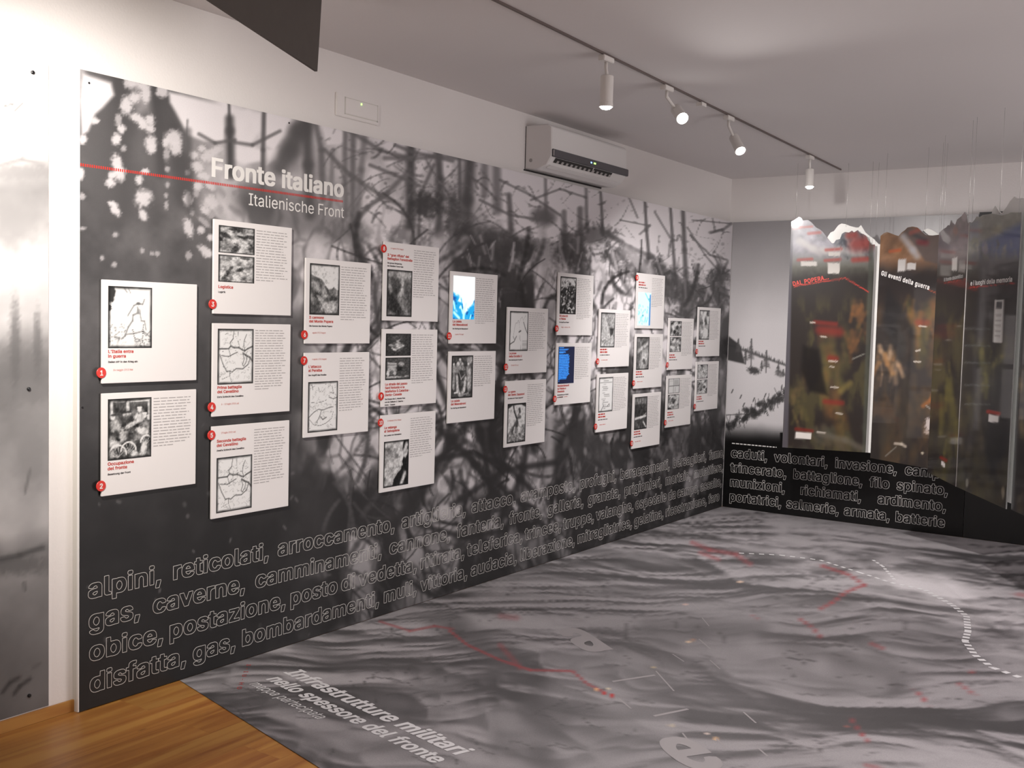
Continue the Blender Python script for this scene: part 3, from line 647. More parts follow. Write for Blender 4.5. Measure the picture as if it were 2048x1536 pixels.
GLYPHS_REGULAR = {
' ': (188, ""),
'"': (321, "83,316 121,316 129,321 138,501 133,509 77,510 69,505 74,341 77,321|239,316 246,325 251,505 243,510 189,509 184,503 184,465 191,321 199,316"),
"'": (206, "83,316 121,316 129,321 138,501 133,509 77,510 69,505 74,341 77,321"),
',': (188, "40,-121 79,-122 87,-117 136,57 134,73 75,74 65,69 36,-111"),
'-': (453, "338,239 329,246 119,246 112,239 112,193 121,186 331,186 338,193"),
'.': (188, "61,75 50,57 48,37 61,7 91,-6 113,-4 130,7 139,21 143,41 139,61 130,75 101,88 77,86"),
'0': (453, "203,-8 249,-8 287,1 321,19 349,45 375,85 393,133 408,241 406,301 397,359 385,399 365,441 339,474 309,497 269,513 235,518 197,516 165,507 133,490 101,459 76,419 62,381 46,285 46,221 53,165 65,117 85,73 104,45 135,17 167,1|225,458 251,454 275,443 309,407 331,351 342,273 337,187 316,113 297,85 279,68 255,56 233,52 189,60 153,89 126,143 112,221 114,311 122,353 137,393 151,417 175,441 195,452"),
'1': (453, "389,0 392,47 388,55 287,56 279,61 278,503 269,510 195,509 86,429 84,365 87,359 93,359 201,439 209,438 209,61 201,56 78,55 74,47 75,3 83,-2"),
'2': (453, "65,0 383,-2 391,2 392,49 387,57 161,61 327,243 355,281 375,323 383,373 373,427 349,466 303,501 269,513 235,518 167,509 139,497 108,475 77,429 66,397 66,363 123,360 129,365 141,411 165,439 201,455 225,458 253,454 281,441 301,423 315,395 318,365 309,331 279,283 66,53 62,41"),
'3': (453, "71,508 68,459 73,451 279,448 278,441 157,303 154,253 161,246 243,241 285,224 313,195 327,145 322,113 310,91 285,69 255,57 205,52 157,66 129,89 111,130 103,134 44,131 45,107 55,77 78,43 97,27 151,0 191,-8 243,-8 307,9 353,40 383,85 394,125 390,187 370,229 333,265 295,284 237,292 234,297 371,455 373,506 365,510"),
'4': (453, "307,509 251,510 241,504 41,165 38,113 47,104 275,103 280,95 281,2 289,-2 335,-2 344,7 346,101 409,104 416,113 413,162 353,164 345,169 341,318 289,320 281,316 277,166 123,164 115,169 309,501"),
'5': (453, "364,509 103,510 94,505 68,253 125,244 161,263 197,273 231,274 253,269 279,256 301,235 317,207 326,169 321,129 304,93 275,67 233,52 191,56 161,71 139,93 120,131 61,130 58,121 62,99 79,61 105,31 147,5 201,-8 247,-8 289,3 320,19 348,43 381,95 392,141 389,205 369,257 343,292 295,323 243,336 191,331 143,311 138,317 155,448 363,451 368,459 368,501"),
'6': (453, "317,509 257,510 247,505 115,311 85,257 68,213 62,181 62,139 69,105 85,69 125,23 151,7 181,-4 253,-8 313,13 337,30 361,57 386,111 390,179 386,205 374,237 354,267 317,297 281,311 249,316 192,313 317,497 320,505|227,50 187,59 161,76 137,111 128,145 131,189 148,225 179,251 225,264 265,255 299,230 317,201 326,157 319,119 300,85 265,59"),
'7': (453, "101,-1 161,-2 171,6 389,441 392,501 388,509 69,510 61,506 60,459 65,451 309,450 317,445 99,9"),
'8': (453, "237,518 181,513 143,500 109,476 82,441 68,389 75,337 95,300 137,267 97,241 75,217 59,187 50,149 57,91 84,45 131,11 165,-2 201,-8 271,-5 333,17 355,32 381,61 393,83 402,117 401,159 385,205 356,241 315,267 357,300 377,337 384,387 375,429 353,466 317,495 279,511|333,123 319,91 291,67 247,52 205,52 165,64 135,88 121,115 118,151 132,187 161,215 203,231 247,232 287,217 317,191 331,163|135,377 141,408 161,435 195,453 231,458 269,449 294,433 311,407 317,375 308,339 285,310 259,297 219,292 183,301 159,317 141,345"),
'9': (453, "135,-1 195,-2 206,3 337,197 367,251 384,295 390,325 390,373 381,411 369,437 331,483 293,505 269,513 233,518 197,516 139,495 117,480 92,453 67,399 62,369 66,305 80,269 104,235 131,215 169,198 213,192 261,197 135,11 132,3|217,458 261,452 293,432 317,395 326,355 320,315 303,283 279,261 239,246 197,250 163,269 141,297 128,337 131,379 149,419 175,443"),
'A': (480, "205,510 193,493 16,1 87,1 139,139 333,140 346,131 393,1 460,-1 463,5 457,23 281,503 271,510|239,437 318,209 315,201 161,203"),
'B': (456, "61,508 60,1 269,-2 321,7 359,23 384,41 401,63 415,97 420,125 417,169 399,213 371,243 328,265 373,296 395,335 400,391 381,447 363,470 337,489 285,507|128,225 263,228 305,215 336,189 350,161 354,133 341,97 315,73 273,61 129,62|128,291 129,448 267,447 303,433 323,411 334,381 331,350 316,321 291,301 249,288"),
'C': (510, "375,17 420,49 445,80 467,127 472,159 409,161 389,119 374,99 353,81 315,63 287,56 249,56 201,70 154,105 137,129 119,167 106,231 106,279 113,321 128,365 154,403 187,431 239,451 295,451 345,433 381,401 411,347 471,348 473,359 463,393 443,431 424,455 393,481 361,499 325,511 277,518 233,516 189,505 145,483 106,451 79,415 57,369 42,315 38,237 45,181 59,133 79,93 109,54 149,23 185,5 239,-8 293,-8 337,1"),
'D': (502, "61,0 241,-2 305,9 345,24 377,45 402,67 429,105 449,151 462,211 464,269 459,317 448,363 429,405 399,446 363,475 311,499 255,510 60,507|129,448 231,450 289,439 319,425 345,405 379,353 391,315 397,257 387,179 373,143 349,109 299,75 239,60 135,60 127,64"),
'E': (419, "375,0 378,51 373,59 135,60 126,69 129,224 349,226 358,235 358,279 353,287 129,290 127,446 135,450 369,451 374,459 372,507 61,508 60,1"),
'F': (410, "63,-1 117,-2 125,3 129,218 339,220 348,227 348,271 343,279 129,282 128,447 367,451 372,459 369,508 60,507 58,7"),
'G': (520, "277,518 217,513 177,501 141,482 109,455 77,413 57,371 43,317 38,273 40,211 49,163 65,119 91,75 120,43 155,19 197,1 243,-8 297,-8 333,-1 375,15 411,39 441,71 459,101 473,139 480,183 480,249 475,257 287,258 280,249 280,207 284,199 403,198 411,194 409,167 399,135 367,90 317,62 289,56 245,57 215,64 183,81 159,100 137,129 118,169 108,211 109,301 121,347 135,377 152,401 187,431 215,445 255,454 311,447 339,435 368,413 409,347 467,346 475,351 469,379 453,415 407,470 349,503"),
'H': (517, "455,0 456,507 399,510 391,505 387,292 135,290 126,299 125,505 117,510 61,508 60,1 117,-2 125,3 129,228 381,230 390,221 391,3 399,-2"),
'I': (300, "268,-1 272,7 269,58 193,60 184,67 184,441 191,450 269,452 271,506 263,510 34,509 30,501 33,452 109,450 116,443 116,69 109,60 33,58 31,2 39,-2"),
'J': (396, "333,509 279,510 270,503 270,139 264,107 250,81 225,61 199,53 173,52 149,59 125,75 109,99 100,129 97,172 41,174 33,170 32,117 47,67 78,27 113,5 165,-8 209,-8 245,0 292,27 313,51 327,77 338,129 338,501"),
'K': (467, "447,0 446,9 249,287 441,496 445,507 359,507 129,257 125,505 117,510 61,508 60,1 117,-2 125,2 127,163 197,237 369,1"),
'L': (393, "63,509 58,501 59,2 67,-2 360,-1 364,7 364,51 359,59 135,60 127,64 126,503 117,510"),
'M': (628, "567,508 483,510 472,505 315,91 156,505 145,510 60,507 61,0 115,-2 124,5 125,403 280,7 293,-2 337,-2 346,5 502,403 502,5 511,-2 568,1"),
'N': (523, "463,0 464,507 405,510 396,503 395,103 142,505 131,510 61,508 60,1 117,-2 126,5 127,407 383,2 393,-2"),
'O': (533, "239,-8 293,-8 341,2 385,23 422,51 449,85 471,125 485,167 494,219 494,289 487,333 473,379 445,429 417,462 379,489 339,507 277,518 233,516 189,505 151,487 108,453 79,415 59,375 45,327 38,273 40,211 50,159 67,115 89,79 114,49 159,17 197,1|287,56 247,56 219,63 185,79 163,96 141,123 121,161 106,231 106,279 113,321 125,358 143,389 187,431 219,446 259,454 295,451 323,443 353,427 379,404 403,369 415,341 428,273 421,189 397,129 376,101 351,81 321,65"),
'P': (445, "62,-1 117,-2 125,3 129,182 257,184 305,193 357,221 391,263 410,325 410,371 404,401 379,451 355,476 331,491 305,502 261,510 67,510 59,506 58,7|128,247 129,448 261,448 291,438 318,419 337,383 342,337 335,305 315,273 287,255 259,246"),
'R': (449, "61,508 60,1 117,-2 125,3 128,193 237,196 248,189 350,1 425,-1 427,7 321,203 323,209 373,243 394,273 406,303 412,345 410,381 399,421 384,449 341,487 283,507|128,447 247,450 281,443 309,429 329,407 342,371 341,331 326,293 299,271 261,259 129,260"),
'S': (447, "239,518 163,510 105,482 79,458 65,437 50,387 50,357 61,319 78,293 99,275 147,249 297,201 325,182 339,161 344,141 341,123 323,88 289,65 243,52 189,55 151,69 123,93 103,137 38,135 39,113 49,80 82,35 131,5 193,-10 273,-7 311,3 341,17 367,36 389,63 401,87 410,121 410,157 404,183 392,207 371,231 343,251 299,271 163,314 137,332 121,355 119,389 135,422 169,445 209,456 257,453 297,437 321,415 339,377 400,379 402,395 393,425 363,470 305,505"),
'T': (449, "199,-2 251,-2 258,5 259,446 267,450 413,451 418,459 418,501 414,509 39,510 31,506 30,459 35,451 181,450 189,445 190,7"),
'U': (517, "457,508 399,510 390,503 390,167 381,129 364,99 337,75 307,61 271,54 227,57 191,69 161,91 139,123 126,175 126,503 117,510 60,507 60,139 69,107 85,75 107,46 137,22 171,5 217,-8 277,-10 313,-5 347,5 381,23 406,43 431,73 451,115 460,171"),
'V': (480, "19,508 21,489 200,3 209,-2 277,-1 462,507 401,510 391,505 241,72 89,503 79,510"),
'W': (686, "670,507 609,510 600,505 493,89 383,504 373,510 305,507 193,88 85,505 77,510 17,508 153,1 223,-2 233,3 343,407 453,3 463,-2 532,1"),
'Z': (438, "41,508 38,459 45,450 303,450 312,445 43,53 42,1 399,0 402,51 395,60 135,58 126,63 395,455 396,507"),
'a': (389, "335,0 338,273 331,305 318,333 297,356 275,370 213,386 173,386 139,380 83,353 51,318 41,297 45,288 99,273 125,304 149,319 177,328 213,328 239,319 258,305 269,283 274,255 269,243 257,234 119,212 85,200 56,181 37,155 28,117 32,73 47,41 81,9 137,-10 181,-10 217,-1 245,15 271,39 277,0|273,179 274,135 267,107 250,79 229,63 189,49 155,48 119,61 101,79 94,99 96,121 120,149 171,165 267,182"),
'b': (424, "54,509 50,501 51,2 59,-2 111,0 117,50 153,13 195,-7 247,-10 299,5 329,24 353,51 369,77 385,121 392,165 392,213 385,255 372,295 349,331 325,355 291,375 251,386 209,386 179,379 149,361 118,331 115,505 107,510|219,48 175,60 141,91 121,137 114,191 123,249 142,289 175,317 223,328 269,315 302,283 321,235 326,177 315,123 294,83 263,59"),
'c': (396, "299,363 267,377 229,386 187,386 149,378 117,363 90,343 67,315 51,285 37,241 32,205 32,167 43,111 63,67 82,41 133,5 191,-10 227,-10 267,-1 316,25 339,49 357,79 363,97 361,104 307,117 285,84 257,61 213,48 179,52 149,67 128,87 115,108 103,145 98,197 109,251 128,289 163,318 201,328 245,321 280,297 305,261 361,276 357,297 341,325"),
'd': (424, "370,509 317,510 309,505 305,331 273,363 245,379 215,386 175,386 139,377 105,359 78,335 55,299 41,261 32,209 32,167 40,117 51,87 73,49 101,20 131,3 179,-10 235,-6 269,11 307,49 313,0 365,-2 373,2 374,501|205,48 164,57 133,81 109,123 98,181 106,247 127,289 159,317 201,328 241,321 278,295 301,249 310,197 303,135 281,87 247,58"),
'e': (404, "225,386 185,386 147,378 95,348 71,321 51,285 37,241 32,207 32,167 40,119 53,85 71,55 93,30 125,9 155,-3 191,-10 251,-7 309,15 347,49 361,73 364,91 307,106 283,74 257,57 219,48 179,53 149,66 123,91 104,131 101,166 365,168 374,177 367,257 357,289 340,321 324,341 295,363 257,379|101,225 109,263 127,292 159,318 199,328 241,322 271,304 295,267 306,231 304,225 297,222"),
'f': (254, "85,-2 137,-2 144,5 145,322 153,326 223,326 230,333 227,380 146,385 147,441 158,459 175,469 229,469 243,515 235,526 175,532 123,515 102,499 85,471 78,439 76,385 11,382 5,377 7,328 71,326 78,319 78,7"),
'g': (425, "370,381 315,380 309,327 279,359 245,379 211,386 153,381 119,367 93,350 55,299 34,231 34,151 53,89 85,44 135,13 199,2 251,13 278,29 303,58 310,55 310,-7 304,-39 287,-67 263,-83 211,-96 171,-91 137,-75 101,-40 53,-66 53,-79 75,-107 121,-137 181,-152 233,-152 277,-143 307,-131 333,-114 363,-71 374,-25 374,373|211,328 257,313 287,283 305,239 310,173 297,121 273,86 239,66 189,62 149,77 119,109 103,151 98,203 109,255 130,293 165,320"),
'h': (410, "54,509 50,501 52,1 107,-2 115,2 116,235 121,263 135,291 153,309 177,321 209,327 237,323 261,311 279,291 290,267 294,241 295,2 303,-2 357,0 360,243 353,295 339,329 303,367 275,380 243,386 207,386 175,377 149,363 119,335 115,505 107,510"),
'i': (167, "109,382 57,382 50,375 50,7 57,-2 109,-2 116,5 116,373|43,465 67,443 85,440 103,445 118,455 126,469 125,501 101,523 81,526 63,521 51,513 42,499"),
'j': (167, "109,382 57,382 50,375 50,-41 43,-63 33,-75 -11,-88 -12,-137 -5,-144 39,-141 74,-127 101,-97 113,-63 116,373|127,473 123,504 99,524 81,526 63,521 49,512 41,497 43,465 56,449 69,443 87,440 107,447 120,457"),
'k': (381, "54,509 50,501 52,1 114,1 117,137 153,170 291,1 369,-1 367,11 208,215 359,379 281,379 119,218 116,503 107,510"),
'l': (189, "57,510 50,501 53,57 65,27 91,5 125,-4 173,-1 182,9 171,53 131,57 121,67 116,85 116,503 109,510"),
'm': (610, "556,1 558,279 543,329 515,363 467,385 405,385 355,363 317,324 282,369 247,385 207,388 173,379 149,366 117,333 111,380 52,379 53,0 107,-2 115,2 119,265 129,289 147,310 171,323 195,328 219,326 243,315 261,297 270,277 275,0 329,-2 337,2 339,263 349,291 365,310 383,321 411,328 433,327 461,317 481,299 490,281 494,257 495,2 503,-2"),
'n': (410, "357,0 360,245 352,299 331,341 311,361 283,377 249,386 211,386 181,379 155,367 117,332 111,380 53,380 52,1 107,-2 115,2 116,235 121,263 135,291 153,309 177,321 209,327 237,323 261,311 279,291 290,267 294,241 295,2 303,-2"),
'o': (415, "169,383 141,375 105,355 80,333 58,301 43,265 34,225 32,169 38,127 67,61 87,36 115,14 147,-1 187,-10 253,-5 287,7 315,25 341,51 362,83 373,113 382,157 377,247 365,285 350,313 327,341 301,361 273,375 233,385|201,328 245,321 267,309 286,291 309,243 318,189 308,127 287,87 253,58 209,48 167,57 128,87 107,131 98,181 104,237 127,287 161,317"),
'p': (424, "54,-143 107,-144 115,-139 118,47 151,15 177,-1 211,-10 249,-10 285,-1 319,17 346,41 369,77 385,121 392,163 392,211 385,255 373,291 349,331 325,355 295,373 249,386 187,382 149,361 117,328 111,380 59,382 51,378 50,-135|219,48 175,60 141,91 121,137 114,191 123,249 142,289 175,317 223,328 269,315 302,283 321,235 326,177 315,123 294,83 263,59"),
'q': (424, "370,-143 374,-135 373,378 365,382 313,380 307,329 273,363 231,383 177,386 125,371 77,333 57,303 42,267 32,209 32,169 39,123 51,87 67,57 91,28 127,4 163,-8 211,-10 243,-3 271,12 305,47 309,-139 317,-144|205,48 164,57 133,81 109,123 98,181 106,247 127,289 159,317 201,328 241,321 278,295 301,249 310,197 303,135 281,87 247,58"),
'r': (259, "55,-1 107,-2 115,3 116,243 123,271 141,298 171,317 201,324 244,323 246,377 242,385 195,386 171,380 145,365 117,337 111,380 59,382 51,378 50,7"),
's': (365, "243,379 209,386 169,386 125,377 75,348 50,309 44,273 48,245 59,221 77,200 119,177 233,145 256,129 265,109 262,87 245,66 225,55 195,48 163,49 129,61 109,79 92,107 37,95 35,87 41,67 59,37 85,14 113,1 165,-10 203,-10 247,-1 296,25 317,49 328,71 334,105 330,135 319,159 301,180 253,205 143,235 124,247 113,265 112,285 123,306 145,321 175,330 203,330 229,321 247,308 269,277 323,289 319,311 299,344 277,363"),
't': (227, "209,-1 214,9 203,53 163,52 145,58 133,73 128,95 129,321 137,326 203,328 205,377 197,382 131,384 126,471 67,473 62,465 60,385 11,382 4,373 7,328 55,326 62,319 62,95 67,59 86,23 121,1 155,-6"),
'u': (410, "53,380 50,127 60,73 83,33 121,5 183,-8 209,-5 245,7 271,24 293,48 299,0 357,0 358,379 303,382 295,378 294,147 289,119 278,93 255,69 227,56 197,52 167,58 149,68 131,87 120,111 116,135 115,378 107,382"),
'v': (389, "371,380 311,382 302,377 195,78 88,377 77,382 18,379 37,321 163,-1 221,-2 231,5 371,371"),
'w': (567, "22,379 136,1 191,-2 202,3 283,286 365,3 375,-2 431,1 541,359 543,380 487,382 477,376 397,92 317,380 259,382 249,376 171,92 165,101 90,377 81,382"),
'x': (379, "23,0 95,1 189,144 283,1 357,1 230,191 349,371 349,381 279,379 191,243 103,379 29,379 150,195 22,7"),
'y': (389, "53,-143 91,-148 137,-139 171,-118 191,-91 371,371 369,381 311,382 301,375 195,78 88,377 77,382 18,379 159,-1 143,-47 125,-75 101,-87 67,-84 59,-88 46,-133"),
'z': (380, "337,0 340,49 335,57 141,58 133,63 332,325 332,379 49,380 46,329 51,321 237,320 245,315 42,51 42,1"),
}

# ------------------------------------------------------------------ lettering


def text_geo(s, G, outline=0.0, track=0, gaps=None):
    c = bpy.data.curves.new('lettering', 'CURVE')
    c.dimensions = '2D'
    c.fill_mode = 'NONE' if outline else 'BOTH'
    if outline:
        c.bevel_depth = outline
        c.bevel_resolution = 0
    x = 0.0
    k = 0
    for ch in s:
        a, cs = G.get(ch, G[' '])
        if ch == '\t':                                  # a justified word space
            x += gaps*1000 if gaps is not None else a
            continue
        for con in cs.split('|') if cs else []:
            P = [tuple(map(int, p.split(','))) for p in con.split()]
            sp = c.splines.new('POLY')
            sp.points.add(len(P)-1)
            sp.use_cyclic_u = True
            for q, p in zip(sp.points, P):
                q.co = ((x+p[0])/1000, p[1]/1000, 0, 1)
        x += a+track
    o = bpy.data.objects.new('lettering', c)
    me = bpy.data.meshes.new_from_object(o)
    bpy.data.objects.remove(o)
    bpy.data.curves.remove(c)
    return me


def text_width(s, G, track=0):
    return sum(G.get(ch, G[' '])[0]+track for ch in s)/1000.0


def glyph_top(G, ch):
    return max(int(p.split(',')[1]) for p in G[ch][1].replace('|', ' ').split())/1000.0


def write(name, s, G, origin, ux, uy, n, height, m, parent, width=None, outline=0.0, track=0, ref='H', lift=0.0008,
          shear=0.0, justify=False, xs=1.0):
    """letters standing on origin, reading along ux, rising along uy, lying on a face whose outward normal is n"""
    k = height/glyph_top(G, ref)
    gaps = None
    kx = k*xs
    if justify:
        words = s.split('\t')
        tot = sum(text_width(w, G, track) for w in words)
        gaps = (width/kx-tot)/max(1, len(words)-1)
    elif width:
        kx = width/(text_width(s, G, track))
    me = text_geo(s, G, outline/k if outline else 0.0, track, gaps)
    nv = len(me.vertices)
    co = np.empty(nv*3, np.float32)
    me.vertices.foreach_get('co', co)
    co = co.reshape(-1, 3)
    X = co[:, 0]*kx + shear*co[:, 1]*k
    Y = co[:, 1]*k
    Z = co[:, 2]*k*0.4 + lift + outline*0.4
    P = np.asarray(origin)[None]+X[:, None]*np.asarray(ux)+Y[:, None]*np.asarray(uy)+Z[:, None]*np.asarray(n)
    me.vertices.foreach_set('co', P.astype(np.float32).ravel())
    me.update()
    me.name = name
    return link(name, me, m, parent)


# ------------------------------------------------------------------ the room
ROOM_X, ROOM_Y0, ROOM_Y1 = 7.0, -3.0, BACK+0.05
tag(box('floor', (WALLX-0.2, ROOM_Y0-0.2, -0.2), (ROOM_X+0.2, ROOM_Y1+0.2, 0), M_wood), kind='structure')
tag(box('ceiling', (WALLX-0.2, ROOM_Y0-0.2, CEIL), (ROOM_X+0.2, ROOM_Y1+0.2, CEIL+0.2), M_ceil), kind='structure')
tag(box('wall_left', (WALLX-0.2, ROOM_Y0, 0), (WALLX, ROOM_Y1, CEIL), M_wall), kind='structure')
tag(box('wall_back', (WALLX-0.2, ROOM_Y1, 0), (ROOM_X+0.2, ROOM_Y1+0.2, CEIL), M_wall), kind='structure')
tag(box('wall_right', (ROOM_X, ROOM_Y0, 0), (ROOM_X+0.2, ROOM_Y1, CEIL), M_wall), kind='structure')
tag(box('wall_front', (WALLX-0.2, ROOM_Y0-0.2, 0), (ROOM_X+0.2, ROOM_Y0, CEIL), M_wall), kind='structure')
EDGE = 2.4175                                        # near end of the long board
tag(box('baseboard_left', (WALLX, ROOM_Y0, 0), (WALLX+0.013, EDGE+0.03, 0.047), M_skirt, bevel=0.002), kind='structure')

# ------------------------------------------------------------------ the long board with the barbed-wire photograph


def mural_grid(u0, u1, step, rows, p0, p1, top, thick, axis, side):
    pass


def board_columns():
    """columns of the long board about three photograph pixels apart"""
    ys = [EDGE]
    while ys[-1] < BACK-0.004:
        y = ys[-1]
        e = 0.01
        a, b = project([[0, y, 1.2], [0, y+e, 1.2]])
        ys.append(min(y+max(0.004, 2.6*e/abs(b[0]-a[0])), BACK-0.004))
    return np.array(ys)


ys = board_columns()
zs = np.linspace(0.0, BH, 420)
zs[0] = 0.004
Yg, Zg = np.meshgrid(ys, zs, indexing='ij')
Yg = Yg.ravel()
Zg = Zg.ravel()
uv = project(np.stack([np.zeros_like(Yg), Yg, Zg], 1))
U, V = uv[:, 0], uv[:, 1]
vf = 1-Zg/BH                                         # 0 at the top edge, 1 at the floor

GX = [160, 250, 350, 450, 550, 650, 750, 850, 950, 1050, 1150, 1250, 1350, 1460]
GV = [0.02, 0.15, 0.25, 0.35, 0.45, 0.55, 0.65, 0.75, 0.85, 0.95]
GR = np.array([  # upper left values include the spotlight's haze, put into the ink
    [.70, .45, .60, .85, .85, .70, .75, .78, .70, .80, .82, .82, .82, .80],
    [.36, .36, .42, .66, .55, .58, .68, .68, .55, .72, .78, .78, .76, .76],
    [.33, .36, .38, .42, .42, .48, .66, .60, .42, .45, .50, .66, .55, .70],
    [.32, .34, .34, .36, .37, .42, .60, .55, .36, .34, .48, .62, .45, .50],
    [.27, .27, .27, .28, .30, .38, .55, .62, .52, .46, .52, .56, .52, .42],
    [.22, .22, .22, .22, .25, .33, .52, .58, .52, .42, .42, .48, .50, .38],
    [.18, .18, .18, .18, .20, .29, .46, .52, .48, .38, .27, .36, .32, .28],
    [.15, .15, .15, .15, .17, .26, .38, .50, .48, .38, .22, .28, .30, .23],
    [.14, .14, .14, .14, .16, .26, .34, .44, .44, .34, .24, .25, .28, .20],
    [.14, .14, .14, .15, .18, .28, .30, .36, .38, .32, .26, .24, .22, .20]])


def bilerp(gx, gv, gr, x, v):
    i = np.clip(np.searchsorted(gx, x)-1, 0, len(gx)-2)
    j = np.clip(np.searchsorted(gv, v)-1, 0, len(gv)-2)
    gx = np.asarray(gx, float)
    gv = np.asarray(gv, float)
    a = np.clip((x-gx[i])/(gx[i+1]-gx[i]), 0, 1)
    b = np.clip((v-gv[j])/(gv[j+1]-gv[j]), 0, 1)
    return (gr[j, i]*(1-a)+gr[j, i+1]*a)*(1-b)+(gr[j+1, i]*(1-a)+gr[j+1, i+1]*a)*b


base = bilerp(GX, GV, GR, U, vf)
wx = (fbm(Yg*5, Zg*5, 3, 3)-0.5)*0.16
wy = (fbm(Yg*5+40, Zg*5, 5, 3)-0.5)*0.16
dark = np.clip(0.15+0.17*sstep(0.62, 0.25, vf)*sstep(1000, 200, U)+0.10*sstep(0.5, 0.1, vf), 0.13, 0.36)  # darks raised towards upper left: gloss haze painted as ink colour
bright = 0.96-0.22*sstep(0.25, 0.8, vf)
cov = np.clip((base-dark)/(bright-dark), 0, 1)
# leaf-shaped gaps of sky between crossing branches, larger in the middle of the wall
f1, f2, cid = worley((Yg+wx)*7.5, (Zg+wy)*5.5, 11)
g1, g2, gid = worley((Yg+wx*0.6)*15, (Zg+wy*0.6)*11, 29)
tone = fbm(Yg*9, Zg*9, 21, 4)
cloud = fbm(Yg*4.2+wx*4, Zg*3.2+wy*4, 41, 4)
on = sstep(-0.13, 0.13, cov-0.98+1.25*cloud)
cell = 0.55+0.45*sstep(0.0, 0.30, f2-f1)
pat = dark+(bright-dark)*np.clip(on*cell*(0.62+0.62*tone), 0, 1)
soft = base*(0.72+0.56*tone)
busy = np.maximum(sstep(560, 700, U)*sstep(0.10, 0.25, vf), 0.8*sstep(370, 430, U)*sstep(0.10, 0.18, vf)*sstep(0.40, 0.30, vf))
val = soft*(1-busy)+pat*busy*0.8+soft*busy*0.2
# the quiet sky at the top right keeps its tone
sky = sstep(0.30, 0.10, vf)*sstep(900, 1050, U)
val = val*(1-sky)+np.clip(base*(1.06+0.22*fbm(Yg*14, Zg*10, 33, 3)), 0, 0.97)*sky
ink = Ink(U, V, 0.5)
ink.v[:] = val[:, None]
rnd = random.Random(4)
# near end: trunks and the light falling between leaves
ink.blob(203, 250, 55, 130, 0.34, 0.8, soft=0.5, rag=0.5)
for pts, w, vv, a in [
        ([(240, 155), (243, 250), (240, 420)], 34, 0.30, 0.9), ([(216, 240), (214, 420)], 42, 0.33, 0.7),
        ([(313, 170), (318, 250), (322, 345)], 19, 0.29, 0.95), ([(332, 200), (345, 262), (362, 330), (372, 400)], 30, 0.31, 0.9),
        ([(265, 250), (275, 420)], 22, 0.33, 0.6), ([(295, 240), (302, 430)], 26, 0.33, 0.6)]:
    ink.stroke(pts, w, vv, a, 0.7)
ink.poly([(166, 148), (222, 166), (228, 190), (205, 215), (190, 228), (176, 262), (164, 270), (160, 200)], 0.96, 0.97, 6)
ink.poly([(338, 184), (455, 214), (447, 285), (408, 282), (376, 270), (352, 225), (340, 205)], 0.95, 0.97, 5)
for cx, cy, rx, ry, ang in [
        (253, 211, 11, 17, 0), (270, 195, 10, 10, 0), (292, 190, 9, 14, 0), (263, 165, 14, 12, 0), (286, 172, 11, 7, 10), (325, 183, 11, 11, 0),
        (275, 237, 14, 8, 25), (286, 250, 8, 9, 0), (300, 241, 8, 11, 0), (301, 258, 8, 7, 0), (190, 242, 8, 6, 0), (237, 240, 6, 12, 0),
        (243, 258, 7, 8, 0), (233, 279, 8, 11, 0), (302, 285, 11, 13, 0), (303, 299, 8, 8, 0), (347, 277, 15, 15, 0), (352, 296, 10, 14, 0),
        (333, 307, 6, 13, 0), (332, 285, 7, 9, 0), (247, 297, 5, 6, 0), (234, 328, 9, 18, -8), (240, 347, 10, 14, 0), (221, 365, 9, 9, 0),
        (224, 350, 7, 6, 0), (278, 360, 7, 8, 0), (335, 338, 5, 5, 0), (290, 343, 7, 6, 0), (335, 370, 4, 5, 0), (166, 279, 7, 9, 0),
        (161, 348, 7, 11, 0), (164, 393, 6, 6, 0), (226, 408, 9, 5, 20), (231, 420, 7, 12, -35), (287, 396, 15, 16, 0), (286, 430, 7, 11, -30),
        (332, 391, 4, 5, 0), (333, 411, 4, 8, 0), (376, 399, 8, 14, -5), (392, 387, 6, 7, 0), (421, 405, 12, 13, 0), (410, 421, 10, 6, 40),
        (384, 425, 4, 6, 0), (423, 430, 6, 6, 0), (377, 456, 8, 18, -15), (408, 444, 5, 14, -50), (402, 460, 7, 7, 0), (422, 475, 7, 6, 0),
        (408, 500, 12, 7, 35), (416, 507, 9, 8, 0), (377, 511, 6, 8, 0), (231, 469, 5, 5, 0), (284, 501, 4, 5, 0), (304, 507, 4, 4, 0),
        (315, 507, 5, 5, 0), (204, 516, 4, 5, 0), (228, 529, 5, 5, 0), (165, 457, 6, 3, 0), (394, 333, 12, 9, 15), (408, 352, 12, 7, 15),
        (396, 372, 9, 8, 0), (421, 372, 10, 6, 30), (376, 345, 5, 5, 0), (388, 310, 9, 7, 0), (418, 312, 16, 10, -20), (432, 300, 12, 7, -30),
        (404, 297, 7, 6, 0), (440, 335, 9, 6, 20), (471, 386, 6, 5, 0), (440, 420, 6, 9, 0), (455, 400, 7, 10, 0)]:
    ink.blob(cx, cy, rx*1.08, ry*1.08, 0.84 if rx > 6 else 0.68, 0.95, ang, 0.45, 0.45, int(cx))
for k in range(70):                                  # faint specks lower down
    ink.blob(rnd.uniform(170, 780), rnd.uniform(520, 1300), rnd.uniform(1.5, 4), rnd.uniform(2, 6), rnd.uniform(0.3, 0.52), 0.6, rnd.uniform(-40, 40), 0.6)
ink.blob(600, 425, 130, 42, 0.30, 0.6, 15, 0.6)
